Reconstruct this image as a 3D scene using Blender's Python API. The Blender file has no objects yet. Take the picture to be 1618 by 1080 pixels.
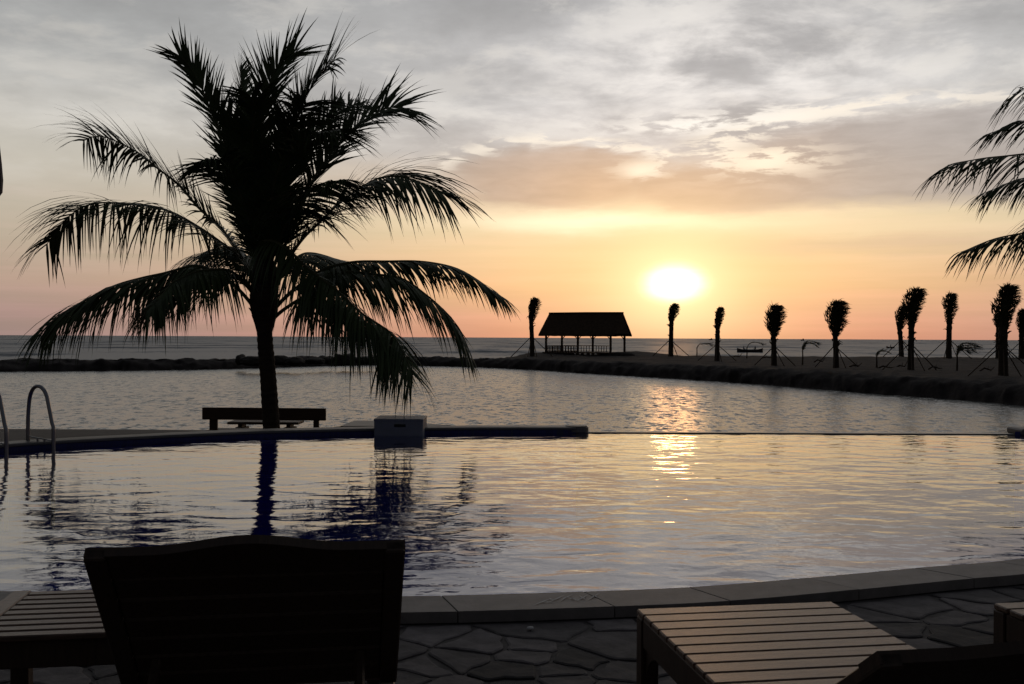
import bpy, bmesh, math, random
from mathutils import Vector, Matrix, noise
from mathutils.geometry import tessellate_polygon
R = math.radians
random.seed(7)
scene = bpy.context.scene
COL = scene.collection

# ------------------------------------------------------------------ camera
H = 1.28                      # eye height above the deck
F = 1600.0                    # focal length in photo pixels (1618 wide)
camd = bpy.data.cameras.new('camera')
camd.sensor_width = 36.0
camd.lens = F / 1618.0 * 36.0
camd.clip_start = 0.05
camd.clip_end = 60000
cam = bpy.data.objects.new('camera', camd)
COL.objects.link(cam)
CAMROT = Matrix.Rotation(R(90 - 0.25), 3, 'X') @ Matrix.Rotation(R(0.283), 3, 'Z')
cam.matrix_world = Matrix.Translation((0, 0, H)) @ CAMROT.to_4x4()
scene.camera = cam

def ray(px, py):
    return CAMROT @ Vector(((px - 809) / F, (540 - py) / F, -1.0))
def at_z(px, py, z):
    r = ray(px, py)
    return Vector((0, 0, H)) + r * ((z - H) / r.z)
def at_y(px, py, Y):
    r = ray(px, py)
    return Vector((0, 0, H)) + r * (Y / r.y)

# ------------------------------------------------------------------ render / view
scene.view_settings.view_transform = 'Standard'
scene.view_settings.look = 'None'
scene.view_settings.exposure = 0.0
scene.view_settings.gamma = 1.0
scene.view_settings.use_curve_mapping = False
scene.render.engine = 'CYCLES'
scene.cycles.max_bounces = 6
scene.cycles.transparent_max_bounces = 8
scene.cycles.sample_clamp_indirect = 6.0

# ------------------------------------------------------------------ world: dusk sky with clouds
SUN_AZ, SUN_EL = 9.1, 3.05     # degrees, azimuth to the right of the view axis
world = bpy.data.worlds.new('World')
scene.world = world
world.use_nodes = True
nt = world.node_tree
nt.nodes.clear()

class S:
    """a scalar socket with arithmetic"""
    def __init__(s, sock): s.k = sock
    def _m(s, op, *o, clamp=False):
        n = nt.nodes.new('ShaderNodeMath'); n.operation = op; n.use_clamp = clamp
        for i, v in enumerate((s,) + o):
            if isinstance(v, S): nt.links.new(v.k, n.inputs[i])
            else: n.inputs[i].default_value = v
        return S(n.outputs[0])
    def __add__(s, o): return s._m('ADD', o)
    def __sub__(s, o): return s._m('SUBTRACT', o)
    def __mul__(s, o): return s._m('MULTIPLY', o)
    def __truediv__(s, o): return s._m('DIVIDE', o)
    def exp(s): return s._m('EXPONENT')
    def clamp(s): return s._m('ADD', 0.0, clamp=True)
def smooth(x, lo, hi):
    n = nt.nodes.new('ShaderNodeMapRange'); n.interpolation_type = 'SMOOTHSTEP'
    nt.links.new(x.k, n.inputs['Value'])
    n.inputs['From Min'].default_value = lo; n.inputs['From Max'].default_value = hi
    return S(n.outputs['Result'])
def xyz(x, y, z):
    n = nt.nodes.new('ShaderNodeCombineXYZ')
    for i, v in enumerate((x, y, z)):
        if isinstance(v, S): nt.links.new(v.k, n.inputs[i])
        else: n.inputs[i].default_value = v
    return n.outputs[0]
def fbm(vec, scale, detail=5, rough=0.55, dist=0.0):
    n = nt.nodes.new('ShaderNodeTexNoise')
    nt.links.new(vec, n.inputs['Vector'])
    n.inputs['Scale'].default_value = scale; n.inputs['Detail'].default_value = detail
    n.inputs['Roughness'].default_value = rough; n.inputs['Distortion'].default_value = dist
    return S(n.outputs[0])
def ramp(x, stops):
    n = nt.nodes.new('ShaderNodeValToRGB')
    el = n.color_ramp.elements
    for i, (p, c) in enumerate(stops):
        e = el[i] if i < 2 else el.new(p)
        e.position = p; e.color = (*c, 1)
    nt.links.new(x.k, n.inputs[0])
    return n.outputs[0]
def mixc(f, a, b, mode='MIX'):
    n = nt.nodes.new('ShaderNodeMix'); n.data_type = 'RGBA'; n.blend_type = mode
    n.clamp_factor = False
    for sock, v in ((n.inputs[0], f), (n.inputs[6], a), (n.inputs[7], b)):
        if isinstance(v, S): nt.links.new(v.k, sock)
        elif isinstance(v, (tuple, float, int)):
            sock.default_value = (*v, 1) if isinstance(v, tuple) else v
        else: nt.links.new(v, sock)
    return n.outputs[2]

tc = nt.nodes.new('ShaderNodeTexCoord')
nv = nt.nodes.new('ShaderNodeVectorMath'); nv.operation = 'NORMALIZE'
nt.links.new(tc.outputs['Generated'], nv.inputs[0])
sp = nt.nodes.new('ShaderNodeSeparateXYZ'); nt.links.new(nv.outputs[0], sp.inputs[0])
dx, dy, dz = (S(sp.outputs[i]) for i in range(3))
DEG = 180 / math.pi
az = dx._m('ARCTAN2', dy) * DEG
el = dz._m('ARCSINE') * DEG
elp = el._m('MAXIMUM', 0.0)
# cloud-layer coordinates (a flat layer overhead, seen in perspective)
dzl = dz._m('MAXIMUM', 0.0) + 0.13
cl = xyz(dx / dzl, dy / dzl, 0.0)
ae = xyz(az * 0.05, el * 0.22, 0.0)
n_big = fbm(cl, 0.85, 6, 0.55, 0.15)
n_mid = fbm(cl, 2.6, 7, 0.6, 0.2)
n_ae = fbm(ae, 2.2, 6, 0.55, 0.1)
n_ae2 = fbm(ae, 7.0, 6, 0.6, 0.25)
wob = (n_ae - 0.5) * 3.4
wob2 = (n_ae2 - 0.5) * 2.2
e2 = elp + wob * 0.35 + wob2 * 0.15
def blob(a0, e0, sa, se, wa=1.0, we=0.5):
    u = (az + wob * wa * 2.0 - a0) / sa
    v = (el + wob * we + wob2 * we * 0.8 - e0) / se
    return ((u * u + v * v) * -1.0).exp()
sunside = ramp(e2 / 20.0, [(0.0, (.78, .33, .19)), (.06, (.84, .43, .25)), (.15, (.95, .57, .28)), (.24, (.97, .68, .36)),
    (.33, (.95, .74, .46)), (.42, (.74, .56, .41)), (.52, (.58, .54, .52)), (.66, (.62, .61, .61)), (.82, (.57, .565, .57)), (1.0, (.37, .375, .385))])
farside = ramp(e2 / 20.0, [(0.0, (.33, .24, .22)), (.05, (.38, .265, .235)), (.15, (.45, .33, .265)), (.28, (.48, .41, .325)),
    (.42, (.53, .49, .42)), (.58, (.54, .52, .48)), (.75, (.45, .45, .44)), (1.0, (.31, .32, .325))])
wa = (az - SUN_AZ) / 21.0
wside = ((wa * wa) * -1.0).exp()
base = mixc(wside, farside, sunside)
# soft light and dark cloud masses
k = smooth(el, 5.0, 13.0)
mod = (n_big - 0.5) * 1.15 * k + (n_mid - 0.5) * 0.9 * k + 1.0
base = mixc(1.0, base, xyz(mod, mod, mod), 'MULTIPLY')
brk = smooth(n_mid, 0.50, 0.62) * smooth(el, 6.5, 10.5)
tone = mixc(wside, (.62, .59, .54), (.88, .84, .78))
base = mixc(brk * 0.42, base, tone)
n_fine = fbm(cl, 6.5, 6, 0.62, 0.15)
brk2 = smooth(n_fine, 0.54, 0.68) * smooth(el, 7.5, 12.0)
base = mixc(brk2 * 0.30, base, tone)
brk3 = smooth(n_big, 0.52, 0.40) * smooth(el, 8.0, 13.0)
base = mixc(brk3 * 0.30, base, (.36, .355, .36))
# large darker parts high in the frame, lighter veil right of the middle
dark1 = blob(-3.0, 17.0, 9.0, 2.6) * 0.30
base = mixc(dark1, base, (.22, .22, .225))
dark2 = blob(-19, 15.5, 9.0, 2.2) * 0.25
base = mixc(dark2, base, (.22, .23, .235))
veil = blob(11.5, 14.6, 8.5, 3.2) * 0.9 * smooth(n_mid, 0.36, 0.60)
base = mixc(veil, base, (.96, .92, .88))
veil2 = blob(17, 12.4, 9.0, 0.9) * 0.5 * smooth(n_ae2, 0.35, 0.6)
base = mixc(veil2, base, (.90, .85, .80))
lpatch = blob(-24, 9.3, 8, 1.2) * 0.4
base = mixc(lpatch, base, (.52, .49, .42))
strk = fbm(xyz(az * 0.035, el * 0.9, 3.0), 1.6, 5, 0.6, 0.2)
lowm = smooth(el, 9.0, 5.0)
sm_ = (strk - 0.5) * 0.42 * lowm + 1.0
base = mixc(1.0, base, xyz(sm_, sm_ * 0.6 + 0.4, sm_ * 0.9 + 0.1), 'MULTIPLY')
# the cloud bank over the sun
bank1 = blob(2.5, 9.0, 6.5, 1.9, 0.8, 0.45)
bank2 = blob(22.0, 9.4, 11.0, 2.9, 0.8, 0.45)
bank3 = blob(12.0, 8.2, 7.0, 1.4, 0.6, 0.35)
bank = bank1._m('MAXIMUM', bank2)._m('MAXIMUM', bank3)
bankm = smooth(bank, 0.30, 0.62)
bcol = ramp((az + 5.0) / 32.0, [(0.0, (.45, .36, .30)), (.3, (.66, .45, .31)), (.52, (.60, .43, .32)), (.75, (.47, .40, .35)), (1.0, (.40, .365, .345))])
bcol = mixc(smooth(el, 8.5, 11.8) * 0.55, bcol, (.44, .41, .40))
under = smooth(el + wob2 * 0.3, 6.2, 7.1)
bt_ = (n_ae2 - 0.5) * 0.5 + 1.0
bcol = mixc(1.0, bcol, xyz(bt_, bt_, bt_), 'MULTIPLY')
base = mixc(bankm * under * 0.88, base, bcol)
# lit rims of the bank
rimz = smooth(bank, 0.16, 0.32) * (smooth(bank, 0.34, 0.52) * -1.0 + 1.0) * smooth(el, 8.6, 10.0) * smooth(n_ae2, 0.44, 0.55)
rimz = rimz * ((wa * wa) * -1.2).exp()
base = mixc(rimz * 0.9, base, (1.0, .90, .76))
puff = (blob(14.0, 9.7, 3.2, 0.75, 0.3, 0.4)._m('MAXIMUM', blob(7.3, 9.4, 1.4, 0.45, 0.3, 0.3))) * smooth(n_ae2, 0.44, 0.54)
base = mixc(puff * 0.9, base, (1.1, .96, .76))
puff2 = blob(10.5, 11.9, 5.0, 0.5, 0.4, 0.5) * smooth(n_ae2, 0.42, 0.55)
base = mixc(puff2 * 0.9, base, (1.05, 1.0, .92))
# yellow bands under the bank
band = blob(6.5, 6.5, 7.5, 0.55, 0.8, 0.3)
base = mixc(band * 0.9, base, (1.35, 1.18, .84))
band2 = blob(20.0, 5.9, 10.0, 0.4, 0.6, 0.3) * 0.45
base = mixc(band2, base, (.90, .72, .46))
gband = blob(20.0, 5.0, 12.0, 0.5, 1.0, 0.4) * 0.35
base = mixc(gband, base, (.56, .42, .33))
# glow and sun veiled by haze
gx = (az - SUN_AZ); gy = (el - SUN_EL)
d2 = gx * gx * 0.55 + gy * gy
halo = (d2 * -0.040).exp()
base = mixc(halo * 0.62, base, (1.12, .76, .38))
halo2 = (d2 * -0.20).exp()
base = mixc(halo2 * 0.9, base, (1.35, 1.04, .56))
cutlow = smooth(el + wob2 * 0.12, 1.2, 2.6)
core = (gx * gx * 0.42 + gy * gy * 1.1 + wob2 * 0.30)
core = (core * (core + 0.35) * -0.75).exp() * cutlow
base = mixc(core, base, (2.2, 2.0, 1.45))
# away from the sunset the evening sky gets steadily darker and bluer
sdir = Vector((math.sin(R(SUN_AZ)) * math.cos(R(SUN_EL)), math.cos(R(SUN_AZ)) * math.cos(R(SUN_EL)), math.sin(R(SUN_EL))))
dt = nt.nodes.new('ShaderNodeVectorMath'); dt.operation = 'DOT_PRODUCT'
nt.links.new(nv.outputs[0], dt.inputs[0]); dt.inputs[1].default_value = sdir
ang = S(dt.outputs['Value'])._m('ARCCOSINE') * DEG
fall = ramp(ang / 180.0, [(0.0, (1, 1, 1)), (.21, (1, 1, 1)), (.25, (.70, .71, .73)), (.32, (.28, .29, .32)), (.42, (.13, .14, .165)), (.6, (.11, .118, .14)), (1.0, (.09, .10, .12))])
base = mixc(1.0, base, fall, 'MULTIPLY')
# a little of the physical clear sky between the clouds
sky = nt.nodes.new('ShaderNodeTexSky'); sky.sky_type = 'NISHITA'; sky.sun_disc = False
sky.sun_elevation = R(SUN_EL); sky.sun_rotation = R(SUN_AZ)
sky.air_density = 1.2; sky.dust_density = 2.0
base = mixc(0.004, base, sky.outputs[0], 'ADD')
bg = nt.nodes.new('ShaderNodeBackground'); nt.links.new(base, bg.inputs[0]); bg.inputs[1].default_value = 1.0
wo = nt.nodes.new('ShaderNodeOutputWorld'); nt.links.new(bg.outputs[0], wo.inputs[0])
try:
    world.cycles.sampling_method = 'MANUAL'; world.cycles.sample_map_resolution = 1024
except Exception: pass

# ------------------------------------------------------------------ sun, low over the sea and veiled
sd = bpy.data.lights.new('sun', 'SUN'); sd.energy = 0.025; sd.angle = R(2.5); sd.color = (1.0, .45, .16)
so = bpy.data.objects.new('sun', sd); COL.objects.link(so)
so.rotation_mode = 'QUATERNION'
so.rotation_quaternion = sdir.to_track_quat('Z', 'Y')
so.location = (0, 0, 50)

# ------------------------------------------------------------------ materials
def mat(name, col, rough=0.6, var=0.25, scale=6.0, bump=0.0, bscale=20.0, spec=0.5, metal=0.0, stretch=(1, 1, 1), obrand=0.0, coat=0.0):
    m = bpy.data.materials.new(name); m.use_nodes = True
    t = m.node_tree; b = t.nodes['Principled BSDF']
    tcn = t.nodes.new('ShaderNodeTexCoord'); mp = t.nodes.new('ShaderNodeMapping'); mp.inputs['Scale'].default_value = stretch
    t.links.new(tcn.outputs['Object'], mp.inputs[0])
    n = t.nodes.new('ShaderNodeTexNoise'); n.inputs['Scale'].default_value = scale; n.inputs['Detail'].default_value = 8
    n.inputs['Roughness'].default_value = 0.6
    t.links.new(mp.outputs[0], n.inputs['Vector'])
    r = t.nodes.new('ShaderNodeValToRGB')
    r.color_ramp.elements[0].position = .3; r.color_ramp.elements[1].position = .7
    r.color_ramp.elements[0].color = (*[c * (1 - var) for c in col], 1)
    r.color_ramp.elements[1].color = (*[min(1, c * (1 + var)) for c in col], 1)
    t.links.new(n.outputs[0], r.inputs[0])
    src = r.outputs[0]
    if obrand:
        oi = t.nodes.new('ShaderNodeObjectInfo'); mr = t.nodes.new('ShaderNodeMapRange')
        mr.inputs['To Min'].default_value = 1 - obrand; mr.inputs['To Max'].default_value = 1 + obrand
        t.links.new(oi.outputs['Random'], mr.inputs['Value'])
        mx = t.nodes.new('ShaderNodeVectorMath'); mx.operation = 'SCALE'
        t.links.new(src, mx.inputs[0]); t.links.new(mr.outputs[0], mx.inputs['Scale']); src = mx.outputs[0]
    t.links.new(src, b.inputs['Base Color'])
    b.inputs['Roughness'].default_value = rough; b.inputs['Metallic'].default_value = metal
    b.inputs['Specular IOR Level'].default_value = spec
    if coat: b.inputs['Coat Weight'].default_value = coat
    if bump:
        n2 = t.nodes.new('ShaderNodeTexNoise'); n2.inputs['Scale'].default_value = bscale; n2.inputs['Detail'].default_value = 6
        t.links.new(mp.outputs[0], n2.inputs['Vector'])
        bp = t.nodes.new('ShaderNodeBump'); bp.inputs['Strength'].default_value = 1.0; bp.inputs['Distance'].default_value = bump
        t.links.new(n2.outputs[0], bp.inputs['Height']); t.links.new(bp.outputs[0], b.inputs['Normal'])
    return m
M = {}
M['stone'] = mat('flagstone', (.105, .094, .095), .8, .45, 7, .009, 11, .2, obrand=.6)
M['mortar'] = mat('mortar', (.10, .09, .086), .9, .3, 14, .004, 40, .2)
M['coping'] = mat('coping stone', (.20, .18, .17), .6, .22, 7, .0015, 60, .35, obrand=.12)
M['far_coping'] = mat('coping concrete', (.14, .13, .125), .5, .2, 3, .002, 40, .4)
M['terrace'] = mat('terrace paving', (.10, .08, .068), .7, .25, 2.5, .004, 12, .3)
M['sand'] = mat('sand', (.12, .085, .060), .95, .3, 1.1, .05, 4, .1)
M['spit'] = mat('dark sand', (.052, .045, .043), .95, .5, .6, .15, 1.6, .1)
M['rock'] = mat('rock', (.055, .048, .042), .9, .4, 1.5, .08, 3, .15)
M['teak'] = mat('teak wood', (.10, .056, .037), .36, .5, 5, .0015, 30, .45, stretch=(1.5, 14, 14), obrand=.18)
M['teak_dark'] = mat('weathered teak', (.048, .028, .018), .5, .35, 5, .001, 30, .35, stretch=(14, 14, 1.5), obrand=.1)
M['bench'] = mat('bench wood', (.07, .04, .025), .6, .3, 8, .002, 30, .3, stretch=(1, 8, 8))
M['trunk'] = mat('palm trunk', (.060, .045, .034), .9, .4, 6, .02, 14, .15, stretch=(1, 1, 5))
M['leaf'] = mat('palm leaf', (.050, .072, .022), .55, .35, 3, 0, 1, .35)
M['leaf_dry'] = mat('windblown palm leaf', (.060, .055, .025), .7, .35, 3, 0, 1, .2)
M['rachis'] = mat('palm rachis', (.075, .075, .03), .5, .3, 3, 0, 1, .3)
M['pole'] = mat('prop pole', (.07, .05, .035), .8, .3, 5, 0, 1, .2)
M['roof'] = mat('thatch', (.060, .040, .026), .95, .35, 1.5, .06, 6, .1, stretch=(3, 3, 1))
M['post'] = mat('pavilion timber', (.09, .06, .045), .8, .3, 4, 0, 1, .2)
M['steel'] = mat('stainless steel', (.30, .30, .32), .28, .08, 8, 0, 1, .5, metal=1.0)
M['block'] = mat('painted block', (.19, .20, .235), .55, .15, 5, .001, 40, .4)
M['slot'] = mat('slot', (.01, .01, .01), .8, .1, 5)
M['boat'] = mat('boat hull', (.04, .035, .035), .7, .2, 2)
M['cloth'] = mat('clothing', (.03, .03, .035), .9, .2, 8)
M['canvas'] = mat('canvas', (.05, .04, .045), .9, .2, 8, .002, 60)

def tile_mat(nm, c1, c2):
    m = bpy.data.materials.new(nm); m.use_nodes = True
    t = m.node_tree; b = t.nodes['Principled BSDF']
    tcn = t.nodes.new('ShaderNodeTexCoord')
    br = t.nodes.new('ShaderNodeTexBrick'); br.offset = 0.0
    br.inputs['Scale'].default_value = 20; br.inputs['Brick Width'].default_value = .5; br.inputs['Row Height'].default_value = .5
    br.inputs['Mortar Size'].default_value = .02
    br.inputs['Color1'].default_value = (*c1, 1); br.inputs['Color2'].default_value = (*c2, 1)
    br.inputs['Mortar'].default_value = (c1[0] + .02, c1[1] + .03, c1[2], 1)
    t.links.new(tcn.outputs['Object'], br.inputs['Vector']); t.links.new(br.outputs[0], b.inputs['Base Color'])
    b.inputs['Roughness'].default_value = .3
    return m
M['tile'] = tile_mat('blue pool mosaic', (.007, .058, .68), (.012, .075, .76))
M['wall_tile'] = tile_mat('navy wall mosaic', (.006, .012, .12), (.010, .018, .17))

def water_bump(t, layers, coord='Object'):
    """layers: (scale, stretch xyz, height in m, detail)"""
    tcn = t.nodes.new('ShaderNodeTexCoord'); acc = None
    for sc, st, h, det, dist in layers:
        mp = t.nodes.new('ShaderNodeMapping'); mp.inputs['Scale'].default_value = st
        mp.inputs['Rotation'].default_value = (0, 0, random.uniform(-.25, .25))
        t.links.new(tcn.outputs[coord], mp.inputs[0])
        n = t.nodes.new('ShaderNodeTexNoise'); n.inputs['Scale'].default_value = sc; n.inputs['Detail'].default_value = det
        n.inputs['Roughness'].default_value = .5; n.inputs['Distortion'].default_value = dist
        t.links.new(mp.outputs[0], n.inputs['Vector'])
        mm = t.nodes.new('ShaderNodeMath'); mm.operation = 'MULTIPLY'; mm.inputs[1].default_value = h
        t.links.new(n.outputs[0], mm.inputs[0])
        if acc is None: acc = mm.outputs[0]
        else:
            ad = t.nodes.new('ShaderNodeMath'); t.links.new(acc, ad.inputs[0]); t.links.new(mm.outputs[0], ad.inputs[1]); acc = ad.outputs[0]
    bp = t.nodes.new('ShaderNodeBump'); bp.inputs['Strength'].default_value = 1.0; bp.inputs['Distance'].default_value = 1.0
    t.links.new(acc, bp.inputs['Height'])
    return bp.outputs[0]
def open_water(name, layers, col, rough, ior=1.33):
    """choppy water: wave slopes straight from noise, so they do not fade out with distance"""
    m = bpy.data.materials.new(name); m.use_nodes = True
    t = m.node_tree; b = t.nodes['Principled BSDF']
    b.inputs['Base Color'].default_value = (*col, 1); b.inputs['Roughness'].default_value = rough
    b.inputs['IOR'].default_value = ior
    tcn = t.nodes.new('ShaderNodeTexCoord'); acc = None
    for sc, st, k_, det in layers:
        mp = t.nodes.new('ShaderNodeMapping'); mp.inputs['Scale'].default_value = st
        mp.inputs['Rotation'].default_value = (0, 0, random.uniform(-.15, .15))
        t.links.new(tcn.outputs['Object'], mp.inputs[0])
        n = t.nodes.new('ShaderNodeTexNoise'); n.inputs['Scale'].default_value = sc; n.inputs['Detail'].default_value = det; n.inputs['Roughness'].default_value = .62
        t.links.new(mp.outputs[0], n.inputs['Vector'])
        a = t.nodes.new('ShaderNodeVectorMath'); a.operation = 'SUBTRACT'; a.inputs[1].default_value = (.5, .5, .5)
        t.links.new(n.outputs['Color'], a.inputs[0])
        c = t.nodes.new('ShaderNodeVectorMath'); c.operation = 'MULTIPLY'; c.inputs[1].default_value = (k_ * .6, k_, 0)
        t.links.new(a.outputs[0], c.inputs[0])
        if acc is None: acc = c.outputs[0]
        else:
            d = t.nodes.new('ShaderNodeVectorMath'); t.links.new(acc, d.inputs[0]); t.links.new(c.outputs[0], d.inputs[1]); acc = d.outputs[0]
    d = t.nodes.new('ShaderNodeVectorMath'); t.links.new(acc, d.inputs[0]); d.inputs[1].default_value = (0, 0, 1)
    nn_ = t.nodes.new('ShaderNodeVectorMath'); nn_.operation = 'NORMALIZE'; t.links.new(d.outputs[0], nn_.inputs[0])
    t.links.new(nn_.outputs[0], b.inputs['Normal'])
    return m
M['sea'] = open_water('sea water', [(.045, (1.0, .45, 1), 2.0, 7), (.9, (1, .35, 1), .8, 3)], (.02, .045, .085), .46)
M['lagoon'] = open_water('lagoon water', [(2.6, (1.3, .75, 1), 1.6, 4), (9, (1, .7, 1), .8, 2), (.06, (.5, 1.4, 1), .12, 2)], (.014, .018, .02), .26, 1.5)
def pool_water():
    m = bpy.data.materials.new('pool water'); m.use_nodes = True
    t = m.node_tree; t.nodes.clear()
    nrm = water_bump(t, [(2.2, (1, 1.6, 1), .0105, 1.5, .4), (6, (1, 1.5, 1), .0022, 2, .4), (.5, (1, 1.2, 1), .020, 1, 0)])
    fr = t.nodes.new('ShaderNodeFresnel'); fr.inputs[0].default_value = 1.62
    t.links.new(nrm, fr.inputs['Normal'])
    tr = t.nodes.new('ShaderNodeBsdfTransparent'); tr.inputs[0].default_value = (.75, .88, 1, 1)
    gl = t.nodes.new('ShaderNodeBsdfGlossy'); gl.inputs['Roughness'].default_value = .04; t.links.new(nrm, gl.inputs['Normal'])
    gl.inputs['Color'].default_value = (1, 1, 1, 1)
    mx = t.nodes.new('ShaderNodeMixShader')
    t.links.new(fr.outputs[0], mx.inputs[0]); t.links.new(tr.outputs[0], mx.inputs[1]); t.links.new(gl.outputs[0], mx.inputs[2])
    o = t.nodes.new('ShaderNodeOutputMaterial'); t.links.new(mx.outputs[0], o.inputs[0])
    return m
M['pool'] = pool_water()

# ------------------------------------------------------------------ object helpers
def tag(o, label=None, cat=None, group=None, kind=None):
    if label: o['label'] = label
    if cat: o['category'] = cat
    if group: o['group'] = group
    if kind: o['kind'] = kind
    return o
def empty(name, loc=(0, 0, 0), rz=0.0):
    o = bpy.data.objects.new(name, None); COL.objects.link(o)
    o.location = loc; o.rotation_euler = (0, 0, rz); o.empty_display_size = .1
    return o
def link(name, me, material=None, parent=None, smooth_=False):
    if material is not None and not me.materials: me.materials.append(material)
    if smooth_:
        for p in me.polygons: p.use_smooth = True
    o = bpy.data.objects.new(name, me); COL.objects.link(o); o.parent = parent
    return o
def fin(name, bm, material, parent=None, smooth_=False, loc=None, recalc=True):
    if recalc: bmesh.ops.recalc_face_normals(bm, faces=bm.faces)
    me = bpy.data.meshes.new(name); bm.to_mesh(me); bm.free()
    o = link(name, me, material, parent, smooth_)
    if loc is not None: o.location = loc
    return o
def pydata(name, vs, fs, material, parent=None, smooth_=False):
    me = bpy.data.meshes.new(name); me.from_pydata([tuple(v) for v in vs], [], fs); me.update()
    return link(name, me, material, parent, smooth_)
def box(bm, c, s, mtx=None, bevel=0.0):
    r = bmesh.ops.create_cube(bm, size=1.0)
    vs = r['verts']
    bmesh.ops.scale(bm, vec=s, verts=vs); bmesh.ops.translate(bm, vec=c, verts=vs)
    if bevel:
        es = list({e for v in vs for e in v.link_edges})
        rr = bmesh.ops.bevel(bm, geom=es, offset=bevel, segments=1, affect='EDGES')
        vs = list({v for f in rr['faces'] for v in f.verts} | {v for v in vs if v.is_valid})
    if mtx is not None: bmesh.ops.transform(bm, matrix=mtx, verts=vs)
    return vs
def tube(bm, pts, rad, seg=8, cap=True):
    pts = [Vector(p) for p in pts]; n = len(pts)
    if not hasattr(rad, '__len__'): rad = [rad] * n
    rings = []
    up = Vector((0, 0, 1))
    prev = None
    for i, p in enumerate(pts):
        t = (pts[min(i + 1, n - 1)] - pts[max(i - 1, 0)]).normalized()
        if prev is None:
            a = t.cross(up)
            if a.length < .1: a = t.cross(Vector((0, 1, 0)))
        else: a = prev - t * prev.dot(t)
        a.normalize(); prev = a; b = t.cross(a)
        rings.append([bm.verts.new(p + (a * math.cos(2 * math.pi * j / seg) + b * math.sin(2 * math.pi * j / seg)) * rad[i]) for j in range(seg)])
    for i in range(n - 1):
        for j in range(seg):
            k2 = (j + 1) % seg
            bm.faces.new((rings[i][j], rings[i][k2], rings[i + 1][k2], rings[i + 1][j]))
    if cap:
        bm.faces.new(rings[0][::-1]); bm.faces.new(rings[-1])
def catmull(pts, n, closed=False):
    """n samples spread evenly in arc length"""
    P = [Vector(p) for p in pts]; L = len(P); out = []
    segs = L if closed else L - 1
    for i in range(segs):
        if closed: a, b, c, d = P[(i - 1) % L], P[i], P[(i + 1) % L], P[(i + 2) % L]
        else: a, b, c, d = P[max(i - 1, 0)], P[i], P[i + 1], P[min(i + 2, L - 1)]
        for k_ in range(12):
            t = k_ / 12
            out.append(.5 * ((2 * b) + (c - a) * t + (2 * a - 5 * b + 4 * c - d) * t * t + (3 * b - a - 3 * c + d) * t ** 3))
    if not closed: out.append(P[-1])
    else: out.append(out[0].copy())
    ds = [0]
    for i in range(1, len(out)): ds.append(ds[-1] + (out[i] - out[i - 1]).length)
    res = []; j = 0
    for i in range(n):
        s = ds[-1] * i / (n if closed else n - 1)
        while j < len(ds) - 2 and ds[j + 1] < s: j += 1
        f = (s - ds[j]) / max(1e-9, ds[j + 1] - ds[j])
        res.append(out[j].lerp(out[j + 1], min(1, f)))
    return res
def offset2(pts, d):
    """offset an open polyline to its right by d"""
    out = []; n = len(pts)
    for i, p in enumerate(pts):
        t = pts[min(i + 1, n - 1)] - pts[max(i - 1, 0)]; t.z = 0; t.normalize()
        out.append(Vector((p.x + t.y * d, p.y - t.x * d, p.z)))
    return out
def ngon(name, pts, z, material, depth=0.0, parent=None):
    tris = tessellate_polygon([[Vector((p[0], p[1], 0)) for p in pts]])
    vs = [(p[0], p[1], z) for p in pts]; n = len(pts)
    fs = [tuple(t) for t in tris]
    if depth:
        vs += [(p[0], p[1], z - depth) for p in pts]
        fs += [(i, (i + 1) % n, n + (i + 1) % n, n + i) for i in range(n)]
    me = bpy.data.meshes.new(name); me.from_pydata(vs, [], fs)
    bm = bmesh.new(); bm.from_mesh(me); bmesh.ops.recalc_face_normals(bm, faces=bm.faces)
    # sheets face up
    up = sum(f.normal.z for f in bm.faces if abs(f.normal.z) > .5)
    if up < 0: bmesh.ops.reverse_faces(bm, faces=bm.faces)
    bm.to_mesh(me); bm.free()
    return link(name, me, material, parent)

# ================================================================== SETTING
SEA = -1.5; LAND = -0.6; WATER = -0.03; CO = 0.05
# sea
pydata('sea', [(-30000, 12, SEA), (30000, 12, SEA), (40000, 45000, SEA), (-40000, 45000, SEA)], [(0, 1, 2, 3)], M['sea'])['kind'] = 'structure'

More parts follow.
